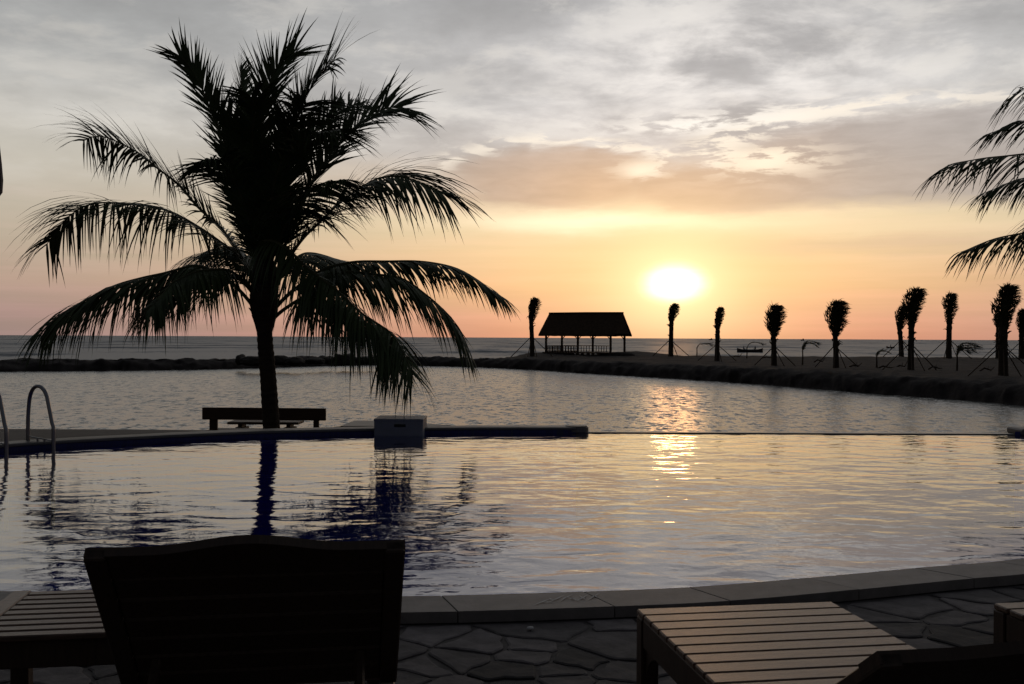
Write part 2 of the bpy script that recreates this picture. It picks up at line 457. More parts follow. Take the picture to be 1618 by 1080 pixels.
# spit and breakwater: lagoon side water line, traced along the shore
shore = [(-1500, 612), (-900, 600), (-400, 592), (0, 587), (130, 586), (300, 584), (420, 581), (520, 578), (600, 577), (720, 579), (800, 582),
         (860, 585), (900, 588), (1000, 594), (1100, 600), (1200, 607), (1300, 615), (1400, 623), (1500, 630), (1618, 641), (1750, 655), (2000, 690), (2300, 730)]
spts = catmull([at_z(x, y, SEA) for x, y in shore], 760)
def sea_edge(P):
    px = P.x / P.y * F + 809
    f = max(0, min(1, (px - 770) / 90)); f = f * f * (3 - 2 * f)
    thin = P.y + 3.6 + .8 * noise.noise(Vector((P.x * .15, 3, 0)))
    wide = 117 + 2 * noise.noise(Vector((P.x * .08, 7, 0)))
    return thin * (1 - f) + wide * f
vs = []; fs = []
NR = 21
for i, P in enumerate(spts):
    Yb = sea_edge(P)
    wig = .35 * noise.noise(Vector((i * .35, 0, 1))) + .25 * noise.noise(Vector((i * 1.1, 5, 1)))
    prof = [(-.6, -1.9), (0, -1.5), (.08, -1.38), (.15, -1.25), (.24, -1.12), (.33, -1.0), (.45, -.89), (.62, -.80), (.80, -.72), (1.05, -.65), (1.3, LAND)]
    for k_ in range(NR):
        if k_ < 11: d, z = prof[k_]; Y = P.y + d * 1.3 + wig * (1 if k_ < 9 else .5)
        elif k_ < 19:
            f = (k_ - 10) / 9; Y = (P.y + 1.7) + (Yb - 1.0 - P.y - 1.7) * f; z = LAND
        elif k_ == 19: Y = Yb; z = LAND - .15
        else: Y = Yb + 2.5; z = -1.9
        q = Vector((P.x * Y / P.y, Y, z))
        nz = .09 * noise.noise(q * .35 + Vector((9, 0, 0))) + .06 * noise.noise(q * 1.2)
        if 1 < k_ < 10: q.y += .35 * noise.noise(q * 1.1 + Vector((0, 0, 4))); q.z += .18 * noise.noise(q * .9)
        if k_ > 0 and k_ < 20: q.z += nz * (1 if k_ > 1 else .2)
        if P.x / P.y * F + 809 < 800 and 1 < k_ < 20: q.z += .16 * noise.noise(q * .8 + Vector((0, 0, 8))) + .10 * noise.noise(q * 2.1) - .08
        if 1 < k_ < 11: q.z += .10 * noise.noise(q * 1.3); q.y += .40 * noise.noise(q * 1.1 + Vector((5, 0, 0))) + .5 * max(0, noise.noise(q * .45)) 
        # mound of sand beside the pavilion
        if k_ >= 12: q.z += .45 * math.exp(-((q.x - 13.5) / 3.6) ** 2 - ((q.y - 112) / 4) ** 2) + .30 * math.exp(-((q.x - 3.5) / 4) ** 2 - ((q.y - 110) / 5) ** 2)
        vs.append(q)
n = len(spts)
for i in range(n - 1):
    for k_ in range(NR - 1):
        a = i * NR + k_; fs.append((a, a + NR, a + NR + 1, a + 1))
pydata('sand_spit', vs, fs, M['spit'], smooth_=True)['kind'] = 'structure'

# lagoon sheet, 4 mm above the sea sheet
lag = [(p.x * (p.y + .3) / p.y, p.y + .3) for p in spts[::4]]
lag = [(-70, 14.5)] + lag + [(70, 14.5)]
ngon('lagoon', lag, SEA + .004, M['lagoon'])['kind'] = 'structure'

# pool outline (inner edge)
near = [(-7.1, 7.4), (-6.2, 6.25), (-4.6, 5.35), (-3.0, 4.93), (-1.7, 4.80), (-.506, 4.79), (.526, 4.92), (1.036, 5.03), (1.59, 5.22), (2.19, 5.44),
        (2.86, 5.67), (4.2, 6.3), (6.0, 7.5), (7.6, 9.3), (8.3, 11.5), (7.9, 13.4), (6.95, 13.97)]
farl = [(.885, 13.93), (0.0, 13.9), (-.9, 13.8), (-1.85, 13.62), (-3.12, 13.22), (-4.05, 12.72), (-5.15, 11.95), (-5.72, 11.42), (-6.5, 10.4), (-7.2, 8.9), (-7.1, 7.4)]
nearc = catmull([Vector((x, y, 0)) for x, y in near], 120)
farc = catmull([Vector((x, y, 0)) for x, y in farl], 90)
pool = nearc + farc[:-1]
ngon('pool_water', pool, WATER, M['pool'])['kind'] = 'structure'
pb = [Vector((p.x, p.y, 0)) for p in pool]
npool = len(pb)
vs = []; fs = []
# weir is lower than the rest of the wall
def lip(i): return 0.0
for i, p in enumerate(pb):
    weir = (i >= len(nearc) - 1 and i <= len(nearc))
    vs.append((p.x, p.y, .018)); vs.append((p.x, p.y, -.07)); vs.append((p.x, p.y, -1.35))
for i in range(npool):
    j = (i + 1) % npool
    if i == len(nearc) - 1: continue
    fs.append((3 * i, 3 * j, 3 * j + 1, 3 * i + 1)); fs.append((3 * i + 1, 3 * j + 1, 3 * j + 2, 3 * i + 2))
tris = tessellate_polygon([pb]); b0 = len(vs)
vs += [(p.x, p.y, -1.35) for p in pb]
fs += [tuple(b0 + k_ for k_ in t) for t in tris]
pbs = pydata('pool_basin', vs, fs, M['tile']); pbs['kind'] = 'structure'; pbs.data.materials.append(M['wall_tile'])
for p_ in pbs.data.polygons:
    if len(p_.vertices) == 4 and p_.center.z > -.1: p_.material_index = 1
# overflow weir
bm = bmesh.new()
a, b = nearc[-1], farc[0]
d = (b - a).normalized(); nn = Vector((d.y, -d.x, 0))
if nn.y < 0: nn = -nn
prof = [(0, -1.34), (0, WATER + .010), (.012, WATER + .014), (.13, WATER + .012), (.14, -.9)]
rows = []
for t in range(31):
    p = a.lerp(b, t / 30)
    rows.append([bm.verts.new((p.x + nn.x * u, p.y + nn.y * u, z)) for u, z in prof])
for i in range(30):
    for k_ in range(len(prof) - 1): bm.faces.new((rows[i][k_], rows[i + 1][k_], rows[i + 1][k_ + 1], rows[i][k_ + 1]))
M['weir'] = mat('wet weir stone', (.09, .085, .085), .35, .2, 5)
fin('overflow_edge', bm, M['weir'])['kind'] = 'structure'

# terrace: thick sheet round the pool, open to the sea behind the weir
TB = 0.06
inner = [p for p in offset2(nearc, TB)]           # nearc runs counter-clockwise seen from above: outside is to the right
innerf = [p for p in offset2(farc, TB)]
loop = [(p.x, p.y) for p in inner]
right = [(7.35, 14.35), (60, 14.45), (60, -40), (-60, -40), (-60, 13.78), (-4.9, 13.74), (-3.6, 13.70), (-2.75, 14.05), (-2.3, 14.9), (-1.7, 14.95), (-.95, 14.3), (-.2, 14.28), (.93, 14.3)]
back = [(p.x, p.y) for p in innerf]
terr = back[::1]
# order: near (left->right), outwards, round behind, far-left wall back to the start
polyt = loop + right + back
ngon('terrace', polyt, -.009, M['mortar'], depth=.75)['kind'] = 'structure'
# left / far terrace paving sheet, clear of the crazy paving
# coping: separate stones along the near and right side
cop = tag(pydata('pool_coping', [tuple(p) for p in []], [], M['coping']), kind='structure') if False else None
bm = bmesh.new()
i0 = offset2(nearc, .01); o0 = offset2(nearc, .25)
ra = [bm.verts.new((p.x, p.y, .016)) for p in i0]; rb = [bm.verts.new((p.x, p.y, .016)) for p in o0]
for i in range(len(ra) - 1): bm.faces.new((ra[i], rb[i], rb[i + 1], ra[i + 1]))
cop = fin('pool_coping', bm, M['mortar']); cop['kind'] = 'structure'
if cop.data.polygons[0].normal.z < 0: cop.data.flip_normals()
NF = 4000
fine = catmull([Vector((x, y, 0)) for x, y in near], NF)
stp = sum((fine[i + 1] - fine[i]).length for i in range(NF - 1)) / (NF - 1)
sm = fine[::40]; offi = catmull(offset2(sm, -.015), NF); offo = catmull(offset2(sm, .27), NF)
i = 8; GAP = 1
while i < NF - 60:
    ln = random.choice([.55, .62, .7]); j = min(NF - 20, i + int(ln / stp))
    idx = [i, i + (j - GAP - i) // 3, i + 2 * (j - GAP - i) // 3, j - GAP]
    bm = bmesh.new(); zt = CO + random.uniform(-.001, .001)
    c0 = (offi[i] + offo[j]) / 2
    tv = [bm.verts.new((offi[q].x - c0.x, offi[q].y - c0.y, zt)) for q in idx] + [bm.verts.new((offo[q].x - c0.x, offo[q].y - c0.y, zt)) for q in idx[::-1]]
    bv = [bm.verts.new((v.co.x, v.co.y, -.002)) for v in tv]
    bm.faces.new(tv); bm.faces.new(bv[::-1]); nq = len(tv)
    for q in range(nq): bm.faces.new((tv[q], bv[q], bv[(q + 1) % nq], tv[(q + 1) % nq]))
    bmesh.ops.recalc_face_normals(bm, faces=bm.faces)
    es = [e for e in bm.edges if all(v.co.z > .02 for v in e.verts)]
    bmesh.ops.bevel(bm, geom=es, offset=.0015, segments=1, affect='EDGES')
    fin('coping_stone', bm, M['coping'], cop, loc=(c0.x, c0.y, 0))
    i = j
# far-left coping with a rounded nose, ends in a round stop
bm = bmesh.new()
fa = catmull([Vector((x, y, 0)) for x, y in farl], 160)
sec = [(-.02, .012), (-.035, .022), (-.035, .038), (-.02, CO), (.08, CO + .003), (.30, CO), (.335, .035), (.335, -.01)]
rows = []
for i, p in enumerate(fa):
    row = []
    for u, z in sec:
        t = fa[min(i + 1, 159)] - fa[max(i - 1, 0)]; t.normalize()
        row.append(bm.verts.new((p.x + t.y * u, p.y - t.x * u, z + .002 * noise.noise(Vector((i * .2, u, 0))))))
    rows.append(row)
for i in range(159):
    for k_ in range(len(sec) - 1): bm.faces.new((rows[i][k_], rows[i][k_ + 1], rows[i + 1][k_ + 1], rows[i + 1][k_]))
bm.faces.new(rows[0])
fc = fin('pool_edging', bm, M['far_coping']); fc['kind'] = 'structure'
bm = bmesh.new(); bmesh.ops.create_cone(bm, cap_ends=True, segments=20, radius1=.17, radius2=.17, depth=.10)
bmesh.ops.bevel(bm, geom=[e for e in bm.edges if abs(e.verts[0].co.z - e.verts[1].co.z) < .01], offset=.02, segments=2, affect='EDGES')
fin('edging_end', bm, M['far_coping'], fc, loc=(.90, 14.08, .012))
# right hand stop of the weir
bm = bmesh.new(); box(bm, (0, 0, 0), (.50, .45, .09), bevel=.02)
fin('pool_edging', bm, M['far_coping'], loc=(7.26, 14.12, .01))['kind'] = 'structure'
# raised left terrace paving behind the edging (a sheet on the terrace)
lt = [(p.x, p.y) for p in offset2(fa[60:], .30)]
lt = lt[::-1] + [(-4.05, 13.66), (-4.9, 13.70), (-40, 13.74), (-40, 7.6)]
o = ngon('terrace_paving', lt, .010, M['terrace'], depth=.0); o['kind'] = 'structure'
# platform bulging out behind the block
bm = bmesh.new()
pp = [(-2.35, 13.9), (-2.30, 14.82), (-1.75, 14.88), (-.98, 14.2), (-.86, 14.1), (-1.0, 13.98)]
tv = [bm.verts.new((x, y, CO + .004)) for x, y in pp]; bv = [bm.verts.new((x, y, -.02)) for x, y in pp]
bm.faces.new(tv); 
for q in range(len(pp)): bm.faces.new((tv[q], bv[q], bv[(q + 1) % len(pp)], tv[(q + 1) % len(pp)]))
fin('block_platform', bm, M['far_coping'])['kind'] = 'structure'

# beach below the terrace
edge = [(-160, 13.70), (-4.9, 13.70), (-3.6, 13.66), (-2.75, 14.0), (-2.3, 14.85), (-1.7, 14.9), (-.95, 14.25), (7.35, 14.25), (160, 14.4)]
vs = []; fs = []; xs = [-160, -80, -40] + [-20 + i * .8 for i in range(51)] + [30, 60, 160]
def edge_y(x):
    for (x0, y0), (x1, y1) in zip(edge, edge[1:]):
        if x0 <= x <= x1: return y0 + (y1 - y0) * (x - x0) / (x1 - x0)
    return 14.3
ROW = [(0, LAND), (.35, LAND), (.7, LAND), (1.0, LAND - .04), (1.35, -1.1), (1.7, -1.9)]
for x in xs:
    ye = edge_y(x)
    for f, z in ROW:
        y = ye + (20.5 - ye) * f if f <= 1 else 20.5 + (f - 1) * 6
        vs.append((x, y, z + (.05 * noise.noise(Vector((x * .5, y * .5, 0))) if f > .1 else 0)))
nr = len(ROW)
for i in range(len(xs) - 1):
    for k_ in range(nr - 1):
        a_ = i * nr + k_; fs.append((a_, a_ + nr, a_ + nr + 1, a_ + 1))
pydata('beach', vs, fs, M['sand'], smooth_=True)['kind'] = 'structure'

# ------------------------------------------------------------------ crazy paving of separate flagstones
flag = empty('flagstone_paving'); flag['kind'] = 'structure'
coff = offset2(catmull([Vector((x, y, 0)) for x, y in near], 200), .285)
def cope_y(x):
    best = 99
    for a_, b_ in zip(coff, coff[1:]):
        if (a_.x - x) * (b_.x - x) <= 0 and abs(a_.x - b_.x) > 1e-6:
            y = a_.y + (b_.y - a_.y) * (x - a_.x) / (b_.x - a_.x); best = min(best, y)
    return best
def clip(poly, nx, ny, c):
    out = []
    for i, p in enumerate(poly):
        q = poly[(i + 1) % len(poly)]
        dp = nx * p[0] + ny * p[1] - c; dq = nx * q[0] + ny * q[1] - c
        if dp <= 0: out.append(p)
        if dp * dq < 0:
            t = dp / (dp - dq); out.append((p[0] + (q[0] - p[0]) * t, p[1] + (q[1] - p[1]) * t))
    return out
seeds = []
rng = random.Random(21)
tries = 0
while tries < 9000:
    tries += 1
    x, y = rng.uniform(-3.0, 4.2), rng.uniform(1.6, 6.2)
    if y > min(cope_y(x), 7) - .06: continue
    md = rng.choice([.13, .18, .25, .34, .42])
    if all((abs(x - a_) * .85) ** 2 + (abs(y - b_) * 1.15) ** 2 > ((md + c_) / 2) ** 2 for a_, b_, c_ in seeds): seeds.append((x, y, md))
nst = 0
for i, (x, y, md) in enumerate(seeds):
    poly = [(x - .6, y - .6), (x + .6, y - .6), (x + .6, y + .6), (x - .6, y + .6)]
    for j, (u, v, m2) in enumerate(seeds):
        if i == j or abs(u - x) > 1.2 or abs(v - y) > 1.2: continue
        dx_, dy_ = u - x, v - y; L = math.hypot(dx_, dy_)
        w = .5 + .30 * (md - m2) / .4
        c = (dx_ * x + dy_ * y) / L + L * w - .005
        poly = clip(poly, dx_ / L, dy_ / L, c)
        if len(poly) < 3: break
    # cut against the coping
    if len(poly) >= 3:
        y0 = cope_y(x); sl = (cope_y(x + .2) - cope_y(x - .2)) / .4
        L = math.hypot(sl, 1); poly = clip(poly, -sl / L, 1 / L, (-sl * x + y0) / L - .012)
    if len(poly) < 3: continue
    # wobble the sides
    pts = []
    for q in range(len(poly)):
        a_, b_ = poly[q], poly[(q + 1) % len(poly)]; L = math.hypot(b_[0] - a_[0], b_[1] - a_[1])
        if L < .03: pts.append(((a_[0] + b_[0]) / 2, (a_[1] + b_[1]) / 2)); continue
        for f in ((.10, .9) if L < .14 else (.07, .36, .66, .93)):
            px_, py_ = a_[0] + (b_[0] - a_[0]) * f, a_[1] + (b_[1] - a_[1]) * f
            inw = rng.uniform(0, .022) if .2 < f < .8 else rng.uniform(0, .006)
            dxc, dyc = x - px_, y - py_; LL = math.hypot(dxc, dyc) + 1e-6
            pts.append((px_ + dxc / LL * inw, py_ + dyc / LL * inw))
    ok = [pts[0]]
    for p in pts[1:]:
        if math.hypot(p[0] - ok[-1][0], p[1] - ok[-1][1]) > .008: ok.append(p)
    if len(ok) < 3: continue
    zt = rng.uniform(-.003, .003); tx, ty = rng.uniform(-.006, .006), rng.uniform(-.006, .006)
    bm = bmesh.new()
    def zz(px_, py_): return zt + tx * (px_ - x) + ty * (py_ - y)
    outr = [bm.verts.new((a_ - x, b_ - y, -.016)) for a_, b_ in ok]
    midr = [bm.verts.new((a_ - x, b_ - y, zz(a_, b_) - .004)) for a_, b_ in ok]
    topr = []
    for a_, b_ in ok:
        dxc, dyc = x - a_, y - b_; LL = math.hypot(dxc, dyc) + 1e-6; ins = min(.010, LL * .3)
        topr.append(bm.verts.new((a_ - x + dxc / LL * ins, b_ - y + dyc / LL * ins, zz(a_, b_))))
    m_ = len(ok)
    for q in range(m_):
        w_ = (q + 1) % m_
        bm.faces.new((outr[q], outr[w_], midr[w_], midr[q])); bm.faces.new((midr[q], midr[w_], topr[w_], topr[q]))
    bm.faces.new(topr)
    fin('flagstone', bm, M['stone'], flag, loc=(x, y, 0)); nst += 1
print('flagstones', nst, 'seeds', len(seeds))

# ================================================================== PALMS
def leaf_ribbon(vs, fs, p, d, W, L, w, droop, wind, segs=4):
    base = len(vs); pos = p.copy(); dd = d.copy()
    for s in range(segs + 1):
        f = s / segs
        ww = w * (1 - f) ** .85 * (1 if s else .45)
        side = (W - dd * W.dot(dd))
        if side.length > 1e-5: side.normalize()
        if s < segs:
            vs.append(pos - side * ww * .5); vs.append(pos + side * ww * .5)
        else: vs.append(pos.copy())
        pos = pos + dd * (L / segs)
        dd = (dd + Vector((wind[0], wind[1], -droop)) * (1.6 / segs)).normalized()
    for s in range(segs - 1):
        a_ = base + 2 * s; fs.append((a_, a_ + 1, a_ + 3, a_ + 2))
    a_ = base + 2 * (segs - 1); fs.append((a_, a_ + 1, a_ + 2))

TWX = 0.0
def make_frond(root, pts, origin, rg, twist=0.0, leaf=.8, npair=80, droop=.55, wind=(.10, 0), bare=.14, w=.045, rad=.03, tipdroop=0, mleaf='leaf'):
    """rachis as the part, its leaflets joined as a sub-part"""
    c = catmull(pts, 44); rg_seed = rg.uniform(0, 99)
    Lr = (c[-1] - c[0]).length
    c = [p + noise.noise_vector(Vector((i * .13, rg_seed, 0))) * (.022 * Lr * min(1, i / 10)) for i, p in enumerate(c)]
    bm = bmesh.new()
    tube(bm, [p - origin for p in c], [rad * (1 - .85 * i / 43) + .002 for i in range(44)], 5)
    fr = fin('frond', bm, M['rachis'], root, smooth_=True)
    vs = []; fs = []
    for q in range(npair):
        f = bare + (1 - bare) * (q + rg.uniform(-.3, .3)) / npair
        f = min(.995, max(bare * .9, f)); x = f * 43; i = min(42, int(x)); p = c[i].lerp(c[i + 1], x - i)
        T = (c[min(43, i + 2)] - c[max(0, i - 1)]).normalized()
        Sd = T.cross(Vector((0, 0, 1)))
        if Sd.length < .15: Sd = T.cross(Vector((0, 1, 0)))
        Sd.normalize(); N_ = Sd.cross(T)
        rt = Matrix.Rotation((twist + TWX) * (0.4 + .6 * f), 3, T); Sd = rt @ Sd; N_ = rt @ N_
        g = (f - bare) / (1 - bare)
        cl_ = noise.noise(Vector((f * 17, rg_seed, 0))); cl2 = noise.noise(Vector((f * 31, rg_seed, 5)))
        er = min(1, max(0, (T.z - .35) / .45)); er = er * er * (3 - 2 * er)
        al = R((80 - 44 * g) * (1 - er) + (50 - 26 * g) * er + rg.uniform(-8, 8) + 16 * cl_)
        L = leaf * (1.62 - .62 * er) * (0.42 + 1.0 * math.sin(math.pi * min(1, .12 + g * .78)) ** .8 * .62) * (1 - .15 * g ** 3) * rg.uniform(.85, 1.08)
        for sgn in (-1, 1):
            if rg.random() < .05 + .25 * max(0, cl2): continue
            d = (T * math.cos(al) + Sd * sgn * math.sin(al) + N_ * rg.uniform(.05, .35)).normalized()
            d = (d + Vector((rg.gauss(0, .06), rg.gauss(0, .06), rg.gauss(0, .06) - 1.1 * droop * (1 - er) * (1 - .62 * g)))).normalized()
            leaf_ribbon(vs, fs, p - origin, d, T, L * rg.uniform(.75, 1.06) * (1 + .2 * cl2), w * rg.uniform(.75, 1.2), droop * (1 - .45 * er) * rg.uniform(.6, 1.35), (wind[0], wind[1]), 5)
    me = bpy.data.meshes.new('leaflets'); me.from_pydata([tuple(v) for v in vs], [], fs); me.update()
    lo = link('leaflets', me, M[mleaf], fr); lo['kind'] = 'stuff'
    return fr

def trunk_mesh(pts, rad, seg=14, ring=.035, rg=random):
    c = catmull(pts, 60); bm = bmesh.new(); rr = []
    for i in range(60):
        f = i / 59; r0 = rad[0] + (rad[1] - rad[0]) * f if f < .9 else rad[1] + (rad[2] - rad[1]) * (f - .9) / .1
        if f < .12: r0 += (rad[0] * .25) * (1 - f / .12) ** 2
        rr.append(r0 * (1 + ring * (1 if i % 2 else -1)) * (1 + rg.uniform(-.02, .02)))
    tube(bm, c, rr, seg)
    return bm

# ---- the big coconut palm behind the pool
TY = 15.6
def P(px, py, dY=0.0): return at_y(px, py, TY + dY)
base_pt = at_y(431, 700, TY); base_pt.z = LAND - .05
# ground point under the trunk
b0 = at_y(429, 676, TY); base_pt = Vector((b0.x + .05, TY, LAND - .03))
palm = empty('coconut_palm', base_pt)
tag(palm, 'tall coconut palm with wide arching fronds standing beside the wooden bench', 'palm tree')
tp = [base_pt, b0, P(424, 600), P(419, 540), P(417, 500), P(416, 450), P(417, 405)]
rg = random.Random(3)
bm = trunk_mesh([p - base_pt for p in tp], (.135, .105, .09), rg=rg)
fin('trunk', bm, M['trunk'], palm, smooth_=False)
# swollen crown base wrapped in fibre and old leaf bases
bm = bmesh.new()
cc = [P(418, 525), P(418, 500), P(417, 470), P(417, 435), P(417, 400)]
tube(bm, [p - base_pt for p in catmull(cc, 12)], [.12, .15, .18, .21, .22, .22, .21, .20, .18, .16, .13, .08], 12)
for q in range(46):
    a = rg.uniform(0, 6.28); zc = rg.uniform(0, 1); c = P(417, 515 - 75 * zc) - base_pt
    r0 = .12 + .1 * min(1, zc * 1.5)
    s_ = c + Vector((math.cos(a), math.sin(a), 0)) * r0 * .8
    e_ = s_ + Vector((math.cos(a) * rg.uniform(.04, .12), math.sin(a) * .12, rg.uniform(.06, .28)))
    tube(bm, [s_, (s_ + e_) / 2 + Vector((0, 0, -.02)), e_], [.03, .022, .006], 4)
fin('crown_shaft', bm, M['trunk'], palm)
fr_spec = [
 # px polyline, depth at tip, twist, leaf, droop
 ([(408, 495), (385, 465), (355, 436), (311, 421), (259, 430), (194, 447), (120, 480), (75, 525)], -.5, .15, .88, .75),
 ([(410, 480), (385, 415), (350, 378), (292, 345), (227, 321), (165, 320), (115, 342), (75, 385)], .6, .45, .86, .62),
 ([(412, 460), (389, 415), (350, 370), (292, 305), (246, 259), (200, 228), (160, 214), (128, 222)], 1.0, .7, .84, .55),
 ([(414, 450), (392, 360), (363, 259), (337, 181), (312, 130), (296, 104), (280, 88)], -.4, 1.0, .84, .2),
 ([(415, 440), (402, 340), (392, 250), (384, 180), (382, 140), (380, 112)], 1.0, .8, .7, .3),
 ([(416, 440), (412, 330), (414, 230), (422, 165), (440, 112), (464, 84)], .3, 1.2, .98, .18),
 ([(418, 440), (434, 330), (452, 240), (477, 165), (502, 122), (530, 98)], -.9, 1.0, .95, .28),
 ([(419, 440), (445, 330), (470, 240), (510, 190), (545, 168), (575, 168)], 1.4, .6, .85, .5),
 ([(422, 450), (454, 370), (493, 285), (538, 225), (575, 190), (610, 168), (637, 166)], .5, .9, .92, .35),
 ([(425, 470), (460, 400), (500, 352), (551, 308), (600, 284), (650, 284), (700, 300)], -.6, .6, .98, .6),
 ([(430, 490), (465, 455), (510, 428), (570, 413), (635, 410), (700, 418), (752, 438), (792, 464)], .9, 0, .62, .75),
 ([(430, 492), (465, 458), (520, 435), (575, 430), (630, 440), (680, 468), (712, 505), (735, 545)], .2, .1, .80, .75),
 ([(420, 440), (405, 392), (428, 380), (470, 405), (520, 450), (575, 495), (625, 530), (655, 590)], -1.9, .1, .80, .85),
 ([(430, 505), (452, 487), (480, 473), (520, 478), (565, 500), (605, 540), (622, 580)], -.9, .1, .75, .85),
 ([(416, 440), (410, 340), (404, 250), (400, 190), (398, 150)], -1.3, .2, .78, .5),
 ([(418, 440), (428, 340), (440, 260), (458, 200), (484, 160)], -1.6, -.2, .78, .55),
 ([(415, 440), (398, 360), (376, 300), (352, 262), (330, 250)], -1.4, .3, .70, .7),
 ([(420, 440), (446, 370), (478, 320), (510, 290), (545, 285)], -1.7, 0, .70, .75),
 ([(418, 440), (432, 340), (455, 265), (490, 220), (530, 205)], -1.2, .2, .75, .6),
 ([(415, 445), (395, 350), (385, 270), (372, 215), (358, 180)], -.6, .5, .72, .45),
 ([(415, 440), (388, 335), (362, 262), (350, 215)], .4, .7, .85, .35),
 ([(414, 470), (395, 420), (375, 395), (345, 392), (315, 405)], 1.8, 0, .7, .75),
 ([(424, 470), (446, 425), (478, 402), (515, 402), (550, 418)], 1.9, 0, .7, .75),
 ([(412, 480), (380, 440), (350, 425), (310, 430), (270, 450), (235, 490)], -1.6, 0, .72, .85),
]
for k_, (pl, dt_, tw, lf, dr) in enumerate(fr_spec):
    m_ = len(pl)
    pts = [P(x, y, dt_ * (i / (m_ - 1)) ** 1.2 + (.12 * dt_ if i else 0) * 0) for i, (x, y) in enumerate(pl)]
    make_frond(palm, pts, base_pt, rg, tw, lf, 136, dr, (.06, 0), .13 if k_ not in (13,) else .2)

# ---- generic coconut frond for parts of a crown not traced from the photograph
def arc_frond(c, az_, el_, L, sag):
    d = Vector((math.cos(az_) * math.cos(el_), math.sin(az_) * math.cos(el_), math.sin(el_))); p = c.copy(); out = [p.copy()]
    for i in range(7):
        p = p + d * (L / 7); out.append(p.copy()); d = (d + Vector((0, 0, -sag * (i + 1) / 5))).normalized()
    return out
RY = 18.0
def Q(px, py, dY=0.0): return at_y(px, py, RY + dY)
qb = Q(1800, 500); qb = Vector((qb.x, RY, LAND - .04))
palm2 = empty('coconut_palm', qb)
tag(palm2, 'coconut palm at the right edge, only drooping frond tips in view', 'palm tree')
cr = Q(1790, 330)
fin('trunk', trunk_mesh([Vector((0, 0, 0)), Vector((.05, 0, 1.5)), Vector((cr.x - qb.x + .02, 0, 3.2)), cr - qb + Vector((0, 0, .3))], (.15, .11, .12)), M['trunk'], palm2)
for pl, dt_, tw, lf, dr, bare in [
 ([(1790, 330), (1745, 268), (1690, 245), (1640, 244), (1580, 247), (1540, 250), (1505, 256), (1490, 266)], -.4, 0, .80, .8, .12),
 ([(1790, 350), (1745, 345), (1690, 352), (1635, 364), (1585, 374), (1545, 384), (1520, 394)], .3, .1, .72, .85, .12),
 ([(1790, 315), (1745, 225), (1690, 192), (1640, 188), (1600, 196), (1562, 212)], .5, .2, .62, .7, .12),
 ([(1790, 305), (1745, 180), (1690, 132), (1645, 130), (1608, 148), (1585, 172)], -.3, .4, .66, .55, .12),
 ([(1790, 340), (1735, 290), (1680, 278), (1630, 280), (1590, 290), (1560, 305)], .9, 0, .70, .8, .12)]:
    m_ = len(pl); pts = [Q(x, y, dt_ * (i / (m_ - 1))) for i, (x, y) in enumerate(pl)]
    make_frond(palm2, pts, qb, rg, tw, lf, 64, dr, (-.05, 0), bare, w=.042)
for k_ in range(13):
    a = -1.9 + k_ * 3.6 / 12
    make_frond(palm2, arc_frond(cr, a, rg.uniform(.3, 1.2), 3.4, .3), qb, rg, 0, .75, 54, .65, (0, 0), .14)

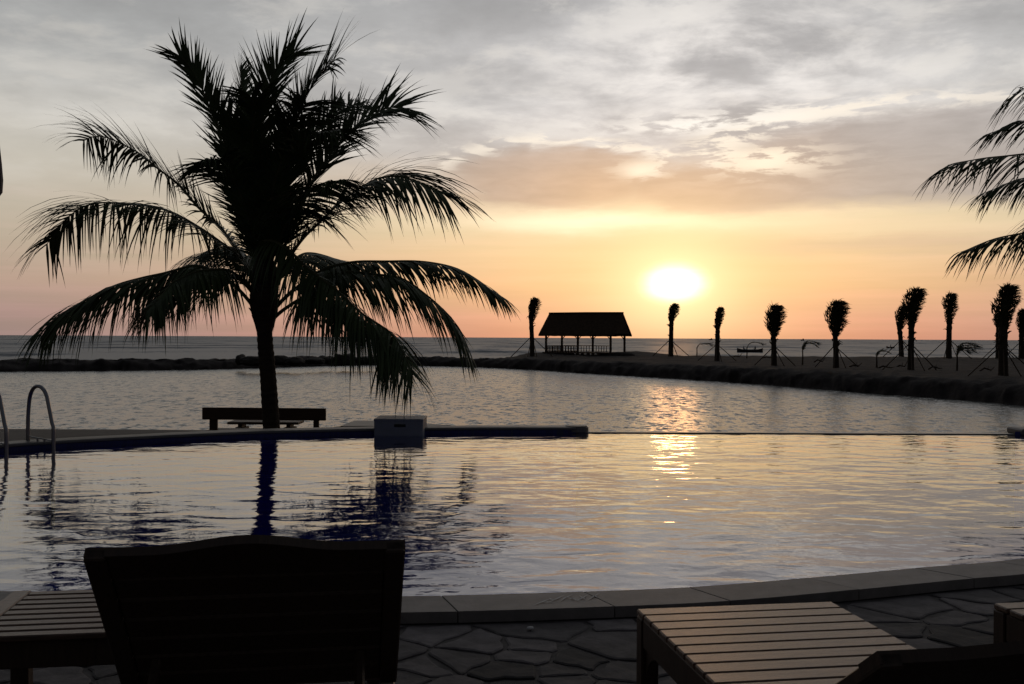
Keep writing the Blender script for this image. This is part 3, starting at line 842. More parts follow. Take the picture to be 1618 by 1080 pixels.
# ---- newly planted palms with tied, wind-blown crowns and prop poles
def planted_palm(px, by, ty, wpx, trw, lean, label, seed, cstart=.52, base_z=LAND, Y=None):
    rg = random.Random(seed)
    b = at_z(px, by, base_z) if Y is None else at_y(px, by, Y)
    b.z = base_z - .05
    s = b.y / F; h = (by - ty) * s; W = wpx * s
    t = empty('planted_palm', b)
    tag(t, label, 'palm tree', 'newly planted palms with prop poles on the sand spit')
    r = trw * s / 2
    x1 = lean * s
    bm = bmesh.new()
    hh = h * (cstart + .15)
    pts = [Vector((x1 * f * f, 0, hh * f)) for f in [i / 16 for i in range(17)]]
    rr = [r * (1.15 - .25 * f / 16 + (.35 if f > 9 and f % 2 else 0) * rg.random() + .12 * math.exp(-f)) for f in range(17)]
    tube(bm, pts, rr, 9)
    for q in range(12):      # ragged leaf bases
        f = rg.uniform(.5, 1.0); c = Vector((x1 * f * f, 0, hh * f)); a = rg.uniform(0, 6.28)
        o = Vector((math.cos(a), math.sin(a), 0))
        tube(bm, [c + o * r * .7, c + o * r * 1.5 + Vector((0, 0, .15)), c + o * r * rg.uniform(1.6, 2.6) + Vector((.05, 0, rg.uniform(-.1, .35)))], [.06, .04, .01], 4)
    fin('trunk', bm, M['trunk'], t)
    vs = []; fs = []
    c0 = Vector((x1 * cstart ** 2, 0, h * cstart)); Hc = h * (1 - cstart)
    wid = rg.uniform(.85, 1.1); bend = rg.uniform(.10, .34); peak = rg.uniform(.55, .75)
    def env(f):      # tied crown: narrow at the trunk, widest two thirds up, rounded top
        return (.30 + .70 * math.sin(min(1, f / peak) * math.pi / 2) ** 1.4) if f < peak else math.sqrt(max(.02, 1 - ((f - peak) / (1.02 - peak)) ** 2))
    for q in range(11):      # frond ribs held together
        a = rg.uniform(0, 6.28); out = Vector((math.cos(a), math.sin(a), 0)); top_ = rg.uniform(.7, .97); prev = None
        for i in range(9):
            f = top_ * i / 8; p = c0 + Vector((bend * W * f * f, 0, Hc * f)) + out * (env(f) * W * .26 * wid)
            if prev is not None: leaf_ribbon(vs, fs, prev, (p - prev).normalized(), Vector((1, .2, 0)), (p - prev).length * 1.5, .12, 0, (0, 0), 1)
            prev = p
    lobes = [(rg.uniform(0, 6.28), rg.uniform(.3, .9)) for _ in range(4)]
    for q in range(1900):
        f = rg.uniform(0, 1) ** .8; a = rg.uniform(0, 6.28); out = Vector((math.cos(a), math.sin(a), 0))
        lob = 1 + sum(.12 * math.cos(a - la) * math.exp(-((f - lf_) / .18) ** 2) for la, lf_ in lobes) * 1.6
        rr_ = env(f) * W * .56 * wid * rg.uniform(.1, .82) * lob
        p = c0 + Vector((bend * W * f * f, 0, Hc * f * .90)) + out * rr_
        d = (out * rg.uniform(.25, .8) + Vector((.20 + .25 * f, 0, .95 - .55 * f * rg.random()))).normalized()
        L = W * rg.uniform(.14, .30) * (.6 + .5 * f) * (1.6 if rg.random() < .07 else 1)
        leaf_ribbon(vs, fs, p, d, Vector((rg.uniform(-1, 1), rg.uniform(-1, 1), .3)).normalized(), L, .085, .5 + .5 * f, (.18, 0), 3)
    me = bpy.data.meshes.new('crown'); me.from_pydata([tuple(v) for v in vs], [], fs); me.update()
    bmc = bmesh.new(); bmc.from_mesh(me)      # the tied bundle in the middle
    tube(bmc, [c0 + Vector((bend * W * (i / 8 * .8) ** 2, 0, Hc * .8 * i / 8)) for i in range(9)], [max(r * .7 * (1 - i / 9), env(i / 8 * .8) * W * rg.uniform(.16, .22) * (1 if i < 8 else .4)) for i in range(9)], 8)
    bmc.to_mesh(me); bmc.free()
    link('crown', me, M['leaf_dry'], t)
    ph = min(h * .32, 2.0)
    for q in range(4):
        a = rg.uniform(-.25, .25) + [0, math.pi, -1.2, -2.0][q]
        rad_ = [2.0, 2.0, 1.4, 1.5][q] * min(1.15, max(.8, h / 5.5))
        bm = bmesh.new()
        tube(bm, [Vector((x1 * .1, 0, ph * rg.uniform(.95, 1.1))), Vector((math.cos(a) * rad_, math.sin(a) * rad_, -.05))], .032 * max(1, b.y / 80), 6)
        fin('prop_pole', bm, M['pole'], t)
    return t
planted_palm(841, 563, 467, 19, 7, -3, 'slender planted palm with tied crown just left of the thatched pavilion', 1, .55)
planted_palm(1060, 563, 477, 18, 7, 1, 'planted palm right under the setting sun, crown bent to the right', 2, .60)
planted_palm(1133, 570, 481, 16, 7, 1, 'planted palm with narrow ragged crown, first one right of the sun', 3, .50)
planted_palm(1223, 577, 478, 34, 8, -2, 'planted palm with fan-shaped bushy crown beside the small fishing boat', 4, .45)
planted_palm(1321, 580, 471, 36, 8, -3, 'planted palm with broad round crown, midway between boat and paired palms', 5, .45)
planted_palm(1424, 563, 480, 22, 7, -5, 'shorter palm of the close pair, standing behind and leaning left', 6, .52)
planted_palm(1439, 584, 451, 34, 9, 1, 'taller nearer palm of the close pair, crown blown right', 7, .52)
planted_palm(1499, 566, 459, 25, 8, 1, 'planted palm with small wind-bent crown, between the pair and the thick palm', 8, .52)
planted_palm(1585, 593, 444, 38, 13, -1, 'thickest and nearest planted palm, close to the right edge', 9, .48)
planted_palm(1577, 566, 490, 16, 7, 0, 'palm trunk hidden close behind the thickest palm', 10, .60)
planted_palm(1614, 566, 485, 22, 8, 0, 'planted palm cut off by the right edge of the picture', 11, .52)

# ---- saplings bent by the wind
def sapling(px, by, ty, spanpx, nf, label, seed):
    rg = random.Random(seed); b = at_z(px, by, LAND); s = b.y / F; b.z = LAND - .04
    h = (by - ty) * s; W = spanpx * s
    t = empty('palm_sapling', b); tag(t, label, 'palm sapling', 'wind-bent palm saplings on the sand spit')
    bm = bmesh.new(); tube(bm, [(0, 0, 0), (.02, 0, h * .35), (0, 0, h * .72)], [.07, .05, .04], 6); fin('stem', bm, M['trunk'], t)
    for q in range(nf):
        k_ = 1 - q * .14; lift = 1 - q * .18
        pts = [Vector((0, 0, h * .5)), Vector((.06 * W, rg.uniform(-.1, .1), h * (.5 + .33 * lift))), Vector((.3 * W * k_, rg.uniform(-.2, .2), h * (.55 + .45 * lift))), Vector((.7 * W * k_, rg.uniform(-.3, .3), h * (.55 + .45 * lift))), Vector((W * k_, rg.uniform(-.3, .3), h * (.5 + .36 * lift)))]
        make_frond(t, pts, Vector((0, 0, 0)), rg, rg.uniform(-.4, .4), min(.8, W * .34), 30, .2, (.8, 0), .15, w=.07, rad=.03, mleaf='leaf_dry')
    return t
sapling(1101, 563, 542, 25, 1, 'small sapling with one bent frond just right of the sun palm', 31)
sapling(1180, 566, 540, 27, 1, 'small sapling in front of the fishing boat', 32)
sapling(1268, 576, 538, 25, 2, 'sapling arching right between the two bushy crowned palms', 33)
sapling(1385, 581, 553, 22, 1, 'lowest sapling, left of the close pair of palms', 34)
sapling(1512, 585, 541, 36, 4, 'bushiest sapling with several swept fronds left of the thickest palm', 35)

# ================================================================== PAVILION
PY = 109.0
pc = at_y(925, 557, PY)
pav = empty('beach_pavilion', (pc.x, PY, LAND), -R(25))
tag(pav, 'open thatched beach pavilion with timber posts and baluster railing on the spit', 'pavilion')
A_, B_ = 4.25, 2.95; ZE, ZR, ZF = 2.22, 4.55, .30
bm = bmesh.new()
def roof_side(sg):
    n1, n2 = 18, 8; g = []
    for i in range(n1 + 1):
        row = []
        for j in range(n2 + 1):
            f = j / n2; x = -A_ + 2 * A_ * i / n1
            y = sg * B_ * (1 - f); z = ZE + (ZR - ZE) * f
            z += .03 * noise.noise(Vector((x * 1.5, y * 2, sg))) - (.05 * noise.noise(Vector((x * 4, 0, 3))) if j == 0 else 0)
            row.append(Vector((x, y, z)))
        g.append(row)
    top = [[bm.verts.new(v) for v in r_] for r_ in g]; bot = [[bm.verts.new(v - Vector((0, 0, .16))) for v in r_] for r_ in g]
    for i in range(n1):
        for j in range(n2):
            bm.faces.new((top[i][j], top[i + 1][j], top[i + 1][j + 1], top[i][j + 1])); bm.faces.new((bot[i][j], bot[i][j + 1], bot[i + 1][j + 1], bot[i + 1][j]))
        bm.faces.new((top[i][0], bot[i][0], bot[i + 1][0], top[i + 1][0]))
    for j in range(n2):
        for i in (0, n1): bm.faces.new((top[i][j], top[i][j + 1], bot[i][j + 1], bot[i][j]))
roof_side(-1); roof_side(1)
roof = fin('roof', bm, M['roof'], pav)
bm = bmesh.new(); tube(bm, [(-A_ - .02, 0, ZR), (0, 0, ZR + .02), (A_ + .02, 0, ZR)], .10, 8); fin('ridge_cap', bm, M['roof'], roof)
for sg in (-1, 1):      # gable boards
    bm = bmesh.new(); x = sg * (A_ - .12)
    v = [bm.verts.new(p) for p in ((x, -B_ + .35, ZE + .1), (x, B_ - .35, ZE + .1), (x, 0, ZR - .2))]
    v2 = [bm.verts.new(p.co + Vector((sg * .06, 0, 0))) for p in v]
    bm.faces.new(v); bm.faces.new(v2[::-1])
    for q in range(3): bm.faces.new((v[q], v2[q], v2[(q + 1) % 3], v[(q + 1) % 3]))
    fin('gable', bm, M['roof'], pav)
PX = (-3.65, 0, 3.65); PYs = (-2.25, 2.25)
for x in PX:
    for y in PYs:
        bm = bmesh.new(); box(bm, (x, y, (ZE + .05 + 0) / 2 + .05), (.2, .2, ZE + .15), bevel=.015)
        po = fin('post', bm, M['post'], pav)
        for sg in (-1, 1):
            if abs(x + sg * .5) > 3.9: continue
            bm = bmesh.new(); tube(bm, [(x + sg * .08, y, ZE - .45), (x + sg * .42, y, ZE - .06)], .05, 5); fin('knee_brace', bm, M['post'], po)
for y in PYs:
    bm = bmesh.new(); box(bm, (0, y, ZE - .02), (7.7, .14, .16)); fin('beam', bm, M['post'], pav)
bm = bmesh.new(); box(bm, (0, 0, ZF), (8.0, 5.0, .14), bevel=.01); fin('floor', bm, M['post'], pav)
for x in (-3.6, -2.4, -1.2, 0, 1.2, 2.4, 3.6):
    for y in (-2.3, 2.3):
        bm = bmesh.new(); box(bm, (x, y, .1), (.3, .3, .3)); fin('pier', bm, M['post'], pav)
def railing(x0, y0, x1, y1):
    L = math.hypot(x1 - x0, y1 - y0); nb = max(2, int(L / .3))
    bm = bmesh.new(); tube(bm, [(x0, y0, ZF + .72), (x1, y1, ZF + .72)], .045, 6)
    tube(bm, [(x0, y0, ZF + .14), (x1, y1, ZF + .14)], .035, 6)
    rl = fin('railing', bm, M['post'], pav)
    global BAL
    for q in range(1, nb):
        f = q / nb
        o = link('baluster', BAL, M['post'], rl); o.location = (x0 + (x1 - x0) * f, y0 + (y1 - y0) * f, ZF + .07)
bm = bmesh.new(); box(bm, (0, 0, .32), (.06, .06, .64)); BAL = bpy.data.meshes.new('baluster'); bm.to_mesh(BAL); bm.free(); BAL.materials.append(M['post'])
railing(-3.55, 2.25, -.1, 2.25); railing(.1, 2.25, 1.9, 2.25); railing(-3.65, -2.15, -3.65, 2.15); railing(-3.55, -2.25, -.1, -2.25)

# ================================================================== ROCKS
def boulder(loc, s, label, seed, group='boulders along the breakwater', blocky=0.0, name='boulder'):
    bm = bmesh.new(); bmesh.ops.create_icosphere(bm, subdivisions=3, radius=1.0)
    for v in bm.verts:
        c = v.co.copy()
        if blocky:
            m_ = max(abs(c.x), abs(c.y), abs(c.z)); c = c.lerp(c / m_ * .85, blocky)
        c *= 1 + .28 * noise.noise(c * 1.2 + Vector((seed * 3.1, 0, 0))) + .12 * noise.noise(c * 3 + Vector((0, seed, 0)))
        v.co = Vector((c.x * s[0], c.y * s[1], c.z * s[2]))
    o = fin(name, bm, M['rock'], loc=loc)
    return tag(o, label, 'boulder', group)
bl = [ # px centre, base y (top of crest), half width px, top y, label, blocky
 (381, 571, 7, 557, 'small upright boulder at the left end of the rock pile on the breakwater', .2),
 (405, 573, 24, 560, 'long low boulder left of the palm trunk on the breakwater', .1),
 (443, 572, 14, 558, 'rounded boulder right against the palm trunk on the breakwater', .1),
 (465, 573, 16, 561, 'low boulder right of the rounded one by the palm trunk', .2),
 (497, 572, 15, 563, 'flat low boulder midway along the rock pile', .1),
 (518, 571, 12, 561, 'small boulder left of the squared block', .2),
 (544, 571, 14, 555, 'squared pale block standing highest on the breakwater', .8),
 (575, 571, 17, 561, 'broad boulder right of the squared block', .2),
 (608, 571, 16, 562, 'low boulder under the hanging frond tips', .2),
 (640, 572, 15, 564, 'last low boulder at the right end of the rock pile', .2)]
for i, (px, by, hw, ty, lb, bk) in enumerate(bl):
    b = at_z(px, by, LAND - .15); s = b.y / F
    hz = (by - ty) * s * .62
    boulder((b.x, b.y, b.z + hz * .35), (hw * s * 1.05, .9, hz), lb, i + 1, blocky=bk)
for i, (px, by, hw, hh, lb) in enumerate([(1450, 622, 16, 10, 'pale slanting slab leaning on the bank of the spit'), (1419, 616, 5, 9, 'narrow pale rock left of the slanting slab on the bank'),
        (1545, 630, 14, 8, 'dark rock at the waterline under the thickest palm'), (1330, 612, 8, 5, 'small rock at the waterline below the broad crowned palm'),
        (1600, 634, 12, 9, 'dark rock on the bank near the right edge')]):
    b = at_z(px, by, SEA); s = b.y / F
    boulder((b.x, b.y + .5, b.z + hh * s * .6), (hw * s, .45, hh * s), lb, 40 + i, 'rocks on the spit bank', .4)
b = at_z(962, 560, LAND); boulder((b.x + .3, 105.6, LAND + .05), (1.6, .6, .38), 'low heap of rubble in front of the pavilion', 77, 'rocks near the pavilion', .1, 'rubble_heap')

# ================================================================== BOATS
def person(name, loc, label, pose='sit', rz=0):
    """one continuous skinned body"""
    me = bpy.data.meshes.new(name)
    if pose == 'sit':
        J = [((0, 0, .0), .14), ((0, .02, .25), .13), ((0, .03, .48), .15), ((0, .0, .58), .06), ((0, -.02, .70), .10), ((0, -.02, .80), .085),
             ((.19, .02, .48), .06), ((.26, -.1, .26), .045), ((.2, -.3, .2), .035), ((-.19, .02, .48), .06), ((-.26, -.1, .26), .045), ((-.2, -.3, .2), .035),
             ((.11, -.35, .08), .08), ((.12, -.42, -.3), .05), ((-.11, -.35, .08), .08), ((-.12, -.42, -.3), .05)]
    else:
        J = [((0, 0, .9), .14), ((0, .02, 1.15), .13), ((0, .02, 1.38), .15), ((0, 0, 1.48), .06), ((0, -.02, 1.6), .10), ((0, -.02, 1.7), .085),
             ((.19, .02, 1.38), .06), ((.26, -.02, 1.1), .045), ((.28, -.16, .9), .035), ((-.19, .02, 1.38), .06), ((-.26, -.02, 1.1), .045), ((-.28, -.16, .9), .035),
             ((.1, -.01, .5), .075), ((.12, .0, .05), .045), ((-.1, -.01, .5), .075), ((-.12, 0, .05), .045)]
    E = [(0, 1), (1, 2), (2, 3), (3, 4), (4, 5), (2, 6), (6, 7), (7, 8), (2, 9), (9, 10), (10, 11), (0, 12), (12, 13), (0, 14), (14, 15)]
    me.from_pydata([j[0] for j in J], E, []); me.materials.append(M['cloth'])
    o = bpy.data.objects.new(name, me); COL.objects.link(o); o.location = loc; o.rotation_euler = (0, 0, rz)
    md = o.modifiers.new('skin', 'SKIN'); sv = me.skin_vertices[0].data
    for i, j in enumerate(J): sv[i].radius = (j[1], j[1] * .85)
    sv[0].use_root = True
    o.modifiers.new('sub', 'SUBSURF').levels = 1
    return tag(o, label, 'person')
def boat(px, by, lenpx, label, Ymax=None, outrig=True, h=.55, group='small boats out at sea'):
    b = at_z(px, by, SEA); L = lenpx * b.y / F
    t = empty('fishing_boat', (b.x, b.y, SEA)); tag(t, label, 'boat', group)
    bm = bmesh.new(); n1 = 14; rows = []
    for i in range(n1 + 1):
        f = i / n1 * 2 - 1; w = .62 * (1 - abs(f) ** 2.4) + .02; sheer = h + .35 * abs(f) ** 3; kz = -.25 + .25 * abs(f) ** 4
        rows.append([bm.verts.new((f * L / 2, -w, sheer)), bm.verts.new((f * L / 2, -w * .6, kz + .1)), bm.verts.new((f * L / 2, 0, kz)), bm.verts.new((f * L / 2, w * .6, kz + .1)), bm.verts.new((f * L / 2, w, sheer)),
                     bm.verts.new((f * L / 2, w * .85, sheer - .02)), bm.verts.new((f * L / 2, 0, kz + .2)), bm.verts.new((f * L / 2, -w * .85, sheer - .02))])
    for i in range(n1):
        for j in range(8): bm.faces.new((rows[i][j], rows[i + 1][j], rows[i + 1][(j + 1) % 8], rows[i][(j + 1) % 8]))
    bm.faces.new(rows[0]); bm.faces.new(rows[-1][::-1])
    hull = fin('hull', bm, M['boat'], t)
    for q in (-.22, .25):
        bm = bmesh.new(); box(bm, (q * L, 0, h - .18), (.25, 1.0, .05)); fin('thwart', bm, M['boat'], t)
    return t, b, L
t, b, L = boat(1185, 556.5, 41, 'low wooden fishing boat with two people, between the palms right of the sun')
person('person', (b.x - .24 * L, b.y, SEA + .52), 'person in dark clothes standing near the left end of the boat', 'sit', 1.2)
person('person', (b.x + .20 * L, b.y, SEA + .52), 'person in dark clothes bent low at the right end of the boat', 'sit', -1.2)
t, b, L = boat(1407, 550, 13, 'tiny boat with one person, just left of the close pair of palms', h=.4)
person('person', (b.x, b.y, SEA + .38), 'lone person sitting in the tiny far boat', 'sit', 1.3)
for px, lb in ((1268, 'ship speck on the horizon above the arching sapling'), (1123, 'ship speck on the horizon right of the sun')):
    Yd = 1800.; b = at_y(px, 540, Yd)
    t = empty('distant_ship', (b.x, Yd, SEA)); tag(t, lb, 'ship', 'ships on the horizon')
    bm = bmesh.new(); box(bm, (0, 0, .9), (6, 2, 1.8)); fin('hull', bm, M['boat'], t)
    bm = bmesh.new(); box(bm, (1.2, 0, 2.7), (1.8, 1.6, 1.8)); fin('cabin', bm, M['boat'], t)

# ================================================================== BENCH, TABLE
bt0 = at_y(320, 646, 16.6); bt1 = at_y(515, 641, 16.5)
bc = (bt0 + bt1) / 2; Lb = (bt1 - bt0).length; rz = math.atan2(bt1.y - bt0.y, bt1.x - bt0.x)
bench = empty('park_bench', (bc.x, bc.y, LAND), rz)
tag(bench, 'wooden bench facing the lagoon with one wide backrest plank beside the palm trunk', 'bench')
ztop = bc.z - LAND
bm = bmesh.new(); box(bm, (0, 0, ztop - .105), (Lb, .05, .20), bevel=.008); fin('backrest', bm, M['bench'], bench)
for x in (-Lb / 2 + .17, Lb / 2 - .17):
    bm = bmesh.new(); box(bm, (x, .05, (ztop - .05) / 2), (.09 if x > 0 else .13, .05, ztop - .04), bevel=.006); fin('leg', bm, M['bench'], bench)
    bm = bmesh.new(); box(bm, (x, .5, .145), (.09, .07, .29), bevel=.006); fin('leg', bm, M['bench'], bench)
for q in range(3):
    bm = bmesh.new(); box(bm, (0, .16 + .155 * q, .31), (Lb - .04, .145, .035), bevel=.006); fin('seat_plank', bm, M['bench'], bench)
t0 = at_y(365, 668, 18.2); t1 = at_y(476, 665.5, 18.2); tcn_ = (t0 + t1) / 2; Lt = (t1 - t0).length
tab = empty('low_table', (tcn_.x, 18.2, LAND)); tag(tab, 'low wooden table beyond the bench, seen under its backrest', 'table')
zt = tcn_.z - LAND + .02
bm = bmesh.new(); box(bm, (0, 0, zt - .02), (Lt, .5, .045), bevel=.006); fin('table_top', bm, M['bench'], tab)
for x in (-Lt / 2 + .2, Lt / 2 - .2):
    bm = bmesh.new(); box(bm, (x, 0, zt - .075), (.07, .3, .08)); box(bm, (x, 0, (zt - .1) / 2), (.17, .34, zt - .1), bevel=.01); fin('pedestal', bm, M['bench'], tab)

# ================================================================== BLOCK in the pool wall
f0 = at_z(591, 688, WATER); f1 = at_z(668, 688.5, WATER); bw = f1.x - f0.x
blk = empty('starting_block', ((f0.x + f1.x) / 2, f0.y, WATER)); tag(blk, 'square pale painted block with a dark slot built over the far pool edge', 'block')
hb = .19 - WATER
bm = bmesh.new(); box(bm, (0, .31, (hb - .25) / 2), (bw, .62, hb + .25 - .03), bevel=.008); fin('body', bm, M['block'], blk)
bm = bmesh.new(); box(bm, (0, .31, hb - .012), (bw + .012, .63, .03), bevel=.006); fin('top_slab', bm, M['block'], blk)
bm = bmesh.new(); box(bm, (.02, -.003, hb - .085), (.15, .012, .035)); fin('slot', bm, M['slot'], blk)

# ================================================================== POOL LADDER
lad = empty('pool_ladder', (-5.4, 11.45, CO)); tag(lad, 'stainless steel pool ladder with two hooped handrails at the left end', 'ladder')
o_ = Vector((-5.4, 11.45, CO)); hd = Vector((-.85, .50, 0)).normalized()
for fx, fy in ((-5.25, 11.60), (-5.60, 11.22)):
    fp = Vector((fx, fy, 0)); bp_ = fp + hd * .47; zt = .70
    pts = [fp + Vector((0, 0, -.9)), fp + Vector((0, 0, -.2)), fp + Vector((0, 0, .20)), fp + hd * .02 + Vector((0, 0, .26)), fp + hd * .09 + Vector((0, 0, .48)), fp + hd * .13 + Vector((0, 0, .59)), fp + hd * .20 + Vector((0, 0, .665)),
           fp + hd * .28 + Vector((0, 0, zt - .01)), fp + hd * .36 + Vector((0, 0, .67)), fp + hd * .42 + Vector((0, 0, .60)), fp + hd * .45 + Vector((0, 0, .50)), bp_ + Vector((0, 0, .3)), bp_ + Vector((0, 0, .01))]
    bm = bmesh.new(); tube(bm, [p - o_ for p in catmull(pts, 60)], .022, 12); hr = fin('handrail', bm, M['steel'], lad, smooth_=True)
    bm = bmesh.new(); bmesh.ops.create_cone(bm, cap_ends=True, segments=16, radius1=.05, radius2=.042, depth=.02); f_ = fin('floor_flange', bm, M['steel'], hr, loc=bp_ - o_ + Vector((0, 0, .012)))
    bm = bmesh.new(); tube(bm, [fp - o_ + Vector((0, 0, .07)), bp_ - o_ + Vector((0, 0, .10))], .008, 6)
    for f in (.35, .62):
        c = fp.lerp(bp_, f) - o_; tube(bm, [c + Vector((0, 0, .09)), c + Vector((0, 0, .045))], .012, 6)
    fin('brace', bm, M['steel'], hr)
a = Vector((-5.25, 11.60, 0)); b = Vector((-5.60, 11.22, 0))
for z in (-.25, -.5, -.75):
    bm = bmesh.new(); c = (a + b) / 2 - o_; c.z = z - CO; d = (a - b).normalized()
    mt = Matrix.Translation(c) @ Matrix.Rotation(math.atan2(d.y, d.x), 4, 'Z'); box(bm, (0, 0, 0), ((a - b).length, .08, .025), mt, bevel=.004)
    fin('tread', bm, M['steel'], lad)

# ================================================================== LOUNGERS
HD = .37; WL = .70; SP = .083
def slat_mesh(w, d, h, name='slat'):
    bm = bmesh.new(); box(bm, (0, 0, 0), (w, d, h), bevel=.004); me = bpy.data.meshes.new(name); bm.to_mesh(me); bm.free(); me.materials.append(M['teak']); return me
SLAT = slat_mesh(WL - .002, .074, .02)
BSLAT = slat_mesh(WL - .09, .078, .018, 'back_slat')
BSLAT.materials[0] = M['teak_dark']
def leg_bm(x, y, sx, sy, h):
    """square leg with a curved bracket growing into the rail"""
    bm = bmesh.new(); w = .06
    box(bm, (x, y, h / 2), (w, w, h), bevel=.004)
    n1 = 8; r = .13; prof = []
    y0 = y + sy * w / 2
    prof = [(y0, h - .10)] + [(y0 + sy * r * (1 - math.cos(t * math.pi / 2 / n1)), h - .10 - r * (1 - math.sin(t * math.pi / 2 / n1))) for t in range(n1 + 1)]
    xs_ = (x - .015, x + .015)
    va = [bm.verts.new((xs_[0], p[0], p[1])) for p in prof]; vb = [bm.verts.new((xs_[1], p[0], p[1])) for p in prof]
    for i in range(len(prof)):
        j = (i + 1) % len(prof); bm.faces.new((va[i], va[j], vb[j], vb[i]))
    for i in range(1, len(prof) - 1):
        bm.faces.new((va[0], va[i + 1], va[i])); bm.faces.new((vb[0], vb[i], vb[i + 1]))
    return bm
def make_lounger(FL, ang_, pitch, label, nsl=13, raise_len=.60):
    """foot end at local y=0, body runs to local -y; FL is the far-left top corner"""
    d = Vector((math.cos(ang_), math.sin(ang_), 0))
    c = FL + d * (WL / 2)
    t = empty('sun_lounger', (c.x, c.y, 0), ang_)
    tag(t, label, 'sun lounger', 'slatted teak sun loungers by the pool')
    for q in range(nsl):
        o = link('slat', SLAT, None, t); o.location = (0, -SP * (q + .5), HD - .010)
    Lseat = SP * nsl; Lall = Lseat + raise_len
    for sx in (-1, 1):
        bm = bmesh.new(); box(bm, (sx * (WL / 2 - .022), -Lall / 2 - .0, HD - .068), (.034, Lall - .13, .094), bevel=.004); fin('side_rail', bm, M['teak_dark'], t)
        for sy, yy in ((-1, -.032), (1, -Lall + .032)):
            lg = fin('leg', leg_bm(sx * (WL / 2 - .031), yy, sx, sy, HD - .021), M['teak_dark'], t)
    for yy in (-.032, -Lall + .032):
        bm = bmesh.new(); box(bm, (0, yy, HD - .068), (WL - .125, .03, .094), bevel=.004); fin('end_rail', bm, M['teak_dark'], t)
    # raised backrest
    hy = -Lseat - .01
    br = empty('backrest', (0, hy, HD - .005)); br.parent = t; br.rotation_euler = (-pitch, 0, 0)
    # local frame of the backrest: -y runs up the back
    for sx in (-1, 1):
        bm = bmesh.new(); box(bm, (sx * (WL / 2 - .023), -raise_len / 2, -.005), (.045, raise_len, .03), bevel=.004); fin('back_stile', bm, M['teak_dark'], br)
    nb = int((raise_len - .09) / .084)
    for q in range(nb):
        o = link('back_slat', BSLAT, None, br); o.location = (0, -.044 - .0845 * q, 0)
    bm = bmesh.new(); n1 = 24; y0 = -.044 - .0845 * nb + .036
    vt = []
    for i in range(n1 + 1):
        f = i / n1 * 2 - 1; x = f * (WL / 2)
        arch = .034 * (math.cos(min(1, abs(f) / .62) * math.pi) * .5 + .5)
        ya = -raise_len - arch
        vt.append([bm.verts.new((x, y0, -.011)), bm.verts.new((x, ya, -.011)), bm.verts.new((x, ya, .013)), bm.verts.new((x, y0, .013))])
    for i in range(n1):
        for j in range(4): bm.faces.new((vt[i][j], vt[i + 1][j], vt[i + 1][(j + 1) % 4], vt[i][(j + 1) % 4]))
    bm.faces.new(vt[0]); bm.faces.new(vt[-1][::-1])
    fin('top_rail', bm, M['teak_dark'], br)
    # strut holding the back up
    for sx in (-1, 1):
        top = Vector((sx * .25, hy - math.cos(pitch) * raise_len * .3, HD - .03 + math.sin(pitch) * raise_len * .3))
        bm = bmesh.new(); tube(bm, [top, Vector((sx * .25, hy - raise_len * .5, HD - .09))], .013, 6); fin('prop_bar', bm, M['teak_dark'], t)
    return t
ANG = R(9.0)
fl = at_z(1005, 961, HD); make_lounger(fl, ANG, R(34), 'slatted teak sun lounger right of centre, its foot end catching orange light')
fl2 = at_z(1568, 952, HD); make_lounger(fl2, ANG, R(30), 'slatted teak sun lounger at the right edge with only its foot corner showing')
# the one whose raised back faces the camera
tl = at_y(133, 878, 2.215)
axis = Vector((-math.sin(ANG), math.cos(ANG), 0))
pit = R(47)
run = math.cos(pit) * .60
fla = tl + axis * (run + SP * 13 + .01); fla.z = 0
make_lounger(fla, ANG, pit, 'sun lounger seen from behind with its broad dark arched backrest raised')

# slatted side table at left
tabA = at_z(20, 933, HD)      # far-left corner of the top
WT = .58
d = Vector((math.cos(ANG), math.sin(ANG), 0)); c = tabA + d * (WT / 2) - axis * (WT / 2)
st = empty('side_table', (c.x, c.y, 0), ANG); tag(st, 'square slatted teak side table left of the raised dark backrest', 'side table')
ME = slat_mesh(WT - .13, .048, .02, 'table_slat')
for q in range(9):
    o = link('table_slat', ME, None, st); o.location = (0, -WT / 2 + .033 + .0642 * q, HD - .012)
for sx in (-1, 1):
    bm = bmesh.new(); box(bm, (sx * (WT / 2 - .033), 0, HD - .011), (.062, WT, .022), bevel=.004); fin('top_stile', bm, M['teak'], st)
    bm = bmesh.new(); box(bm, (sx * (WT / 2 - .045), 0, HD - .068), (.025, WT - .15, .085), bevel=.003); fin('apron', bm, M['teak_dark'], st)
    bm = bmesh.new(); box(bm, (0, sx * (WT / 2 - .045), HD - .068), (WT - .15, .025, .085), bevel=.003); fin('apron', bm, M['teak_dark'], st)
    for sy in (-1, 1):
        bm = bmesh.new(); box(bm, (sx * (WT / 2 - .045), sy * (WT / 2 - .045), (HD - .023) / 2), (.06, .06, HD - .023), bevel=.004); fin('leg', bm, M['teak_dark'], st)

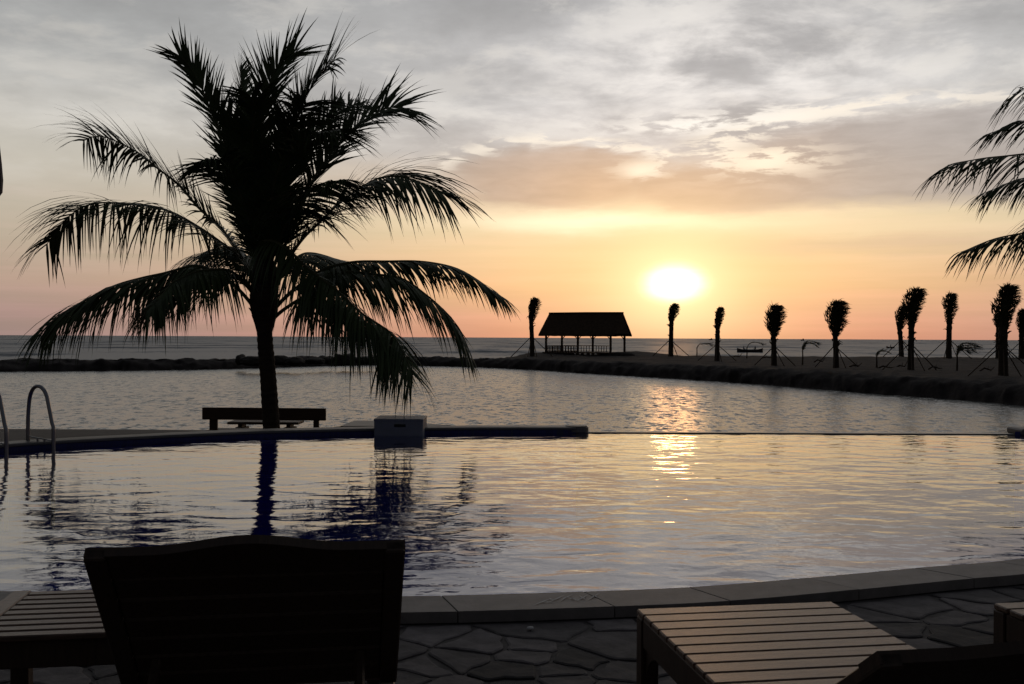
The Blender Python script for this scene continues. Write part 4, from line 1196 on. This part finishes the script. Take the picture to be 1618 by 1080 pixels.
# ================================================================== closed parasol at the left edge
Yp = 4.3; ed = at_y(0, 298, Yp)
par = empty('closed_parasol', (ed.x - .168 * .86 - .006, Yp, 0)); par.location.z = 0
tag(par, 'furled dark parasol, only a sliver of its canopy showing at the left edge', 'parasol')
bm = bmesh.new(); prof = [(.025, 3.05), (.05, 2.95), (.085, 2.75), (.12, 2.5), (.145, 2.3), (.162, 2.14), (.168, 2.06), (.165, 2.0), (.14, 1.96), (.09, 1.94), (.03, 1.95)]
prof = [(a_ * .86, 1.28 + (b_ - 1.28) * .86) for a_, b_ in prof]
rows = []
for r_, z in prof: rows.append([bm.verts.new(((r_ + .012 * math.cos(8 * a_) * (r_ / .17)) * math.cos(a_), (r_ + .012 * math.cos(8 * a_) * (r_ / .17)) * math.sin(a_), z)) for a_ in [2 * math.pi * j / 48 for j in range(48)]])
for i in range(len(rows) - 1):
    for j in range(48): bm.faces.new((rows[i][j], rows[i][(j + 1) % 48], rows[i + 1][(j + 1) % 48], rows[i + 1][j]))
bm.faces.new(rows[0]); bm.faces.new(rows[-1])
fin('canopy', bm, M['canvas'], par, smooth_=True)
bm = bmesh.new(); tube(bm, [(0, 0, .05), (0, 0, 2.87)], .022, 10); fin('pole', bm, M['teak_dark'], par)
bm = bmesh.new(); bmesh.ops.create_cone(bm, cap_ends=True, segments=28, radius1=.19, radius2=.17, depth=.09); fin('base', bm, M['far_coping'], par, loc=(0, 0, .045))

# ================================================================== small details
# pale scratches on the coping
bm = bmesh.new(); rs = random.Random(5)
for (x0, y0), (x1, y1) in [((842, 956), (870, 945)), ((862, 953), (893, 939)), ((850, 951), (878, 951)), ((884, 951), (906, 938)), ((890, 942), (918, 950)), ((905, 950), (930, 938)),
                           ((915, 940), (926, 947)), ((928, 948), (948, 936)), ((868, 944), (880, 948)), ((898, 947), (914, 944)), ((934, 939), (944, 944))]:
    a = at_z(x0, y0, CO + .0045); b = at_z(x1, y1, CO + .0045); m_ = (a + b) / 2 + Vector((rs.uniform(-.01, .01), rs.uniform(-.006, .006), 0))
    t_ = (b - a).normalized(); n_ = Vector((-t_.y, t_.x, 0))
    q_ = [bm.verts.new(v) for v in (a, m_ - n_ * .005, b, m_ + n_ * .005)]; bm.faces.new(q_)
M['chalk'] = mat('pale scratch', (.62, .61, .60), .8, .2, 20)
bmesh.ops.recalc_face_normals(bm, faces=bm.faces)
for f_ in bm.faces:
    if f_.normal.z < 0: f_.normal_flip()
fin('scratch_mark', bm, M['chalk'], cop, recalc=False)['kind'] = 'stuff'
# a pebble on the flagstones
b = at_z(838, 992, .008); bm = bmesh.new(); bmesh.ops.create_icosphere(bm, subdivisions=2, radius=1)
for v in bm.verts: v.co = Vector((v.co.x * .016, v.co.y * .012, v.co.z * .008)) * (1 + .2 * noise.noise(v.co * 2))
tag(fin('pebble', bm, M['chalk'], loc=b, smooth_=True), 'small pale pebble on the flagstones below the scratched coping', 'pebble')
# driftwood and low debris on the spit
for i, (px, by, hw, a_) in enumerate([(1352, 579, 10, .1), (1400, 582, 14, -.05), (1425, 580, 9, .25), (1560, 586, 12, .1), (1215, 566, 12, .05), (1295, 572, 9, .2), (1478, 583, 11, -.1), (1165, 564, 8, .3)]):
    b = at_z(px, by, LAND); s_ = b.y / F; L = hw * s_
    bm = bmesh.new(); tube(bm, [Vector((-L, 0, 0)), Vector((-L * .3, .1, .10 + .06 * i % .1)), Vector((L * .4, -.1, .06)), Vector((L, .05, .16 + a_))], [.05, .06, .045, .02], 6)
    tube(bm, [Vector((L * .1, 0, .06)), Vector((L * .3, .2, .25)), Vector((L * .45, .3, .33))], [.03, .02, .01], 5)
    tag(fin('driftwood', bm, M['pole'], loc=(b.x, b.y, LAND + .0)), 'low dark driftwood ' + ['just right of the broad round crowned palm', 'between the lowest sapling and the close pair of palms', 'right at the foot of the close pair of palms', 'just left of the thickest palm', 'just left of the fan crowned palm', 'between the arching sapling and the broad crowned palm', 'between the close pair and the bushiest sapling', 'left of the small sapling in front of the boat'][i], 'driftwood', 'driftwood on the sand spit')
bpy.context.view_layer.update()
print('objects', len(bpy.data.objects), 'tris', sum(len(m.polygons) for m in bpy.data.meshes))
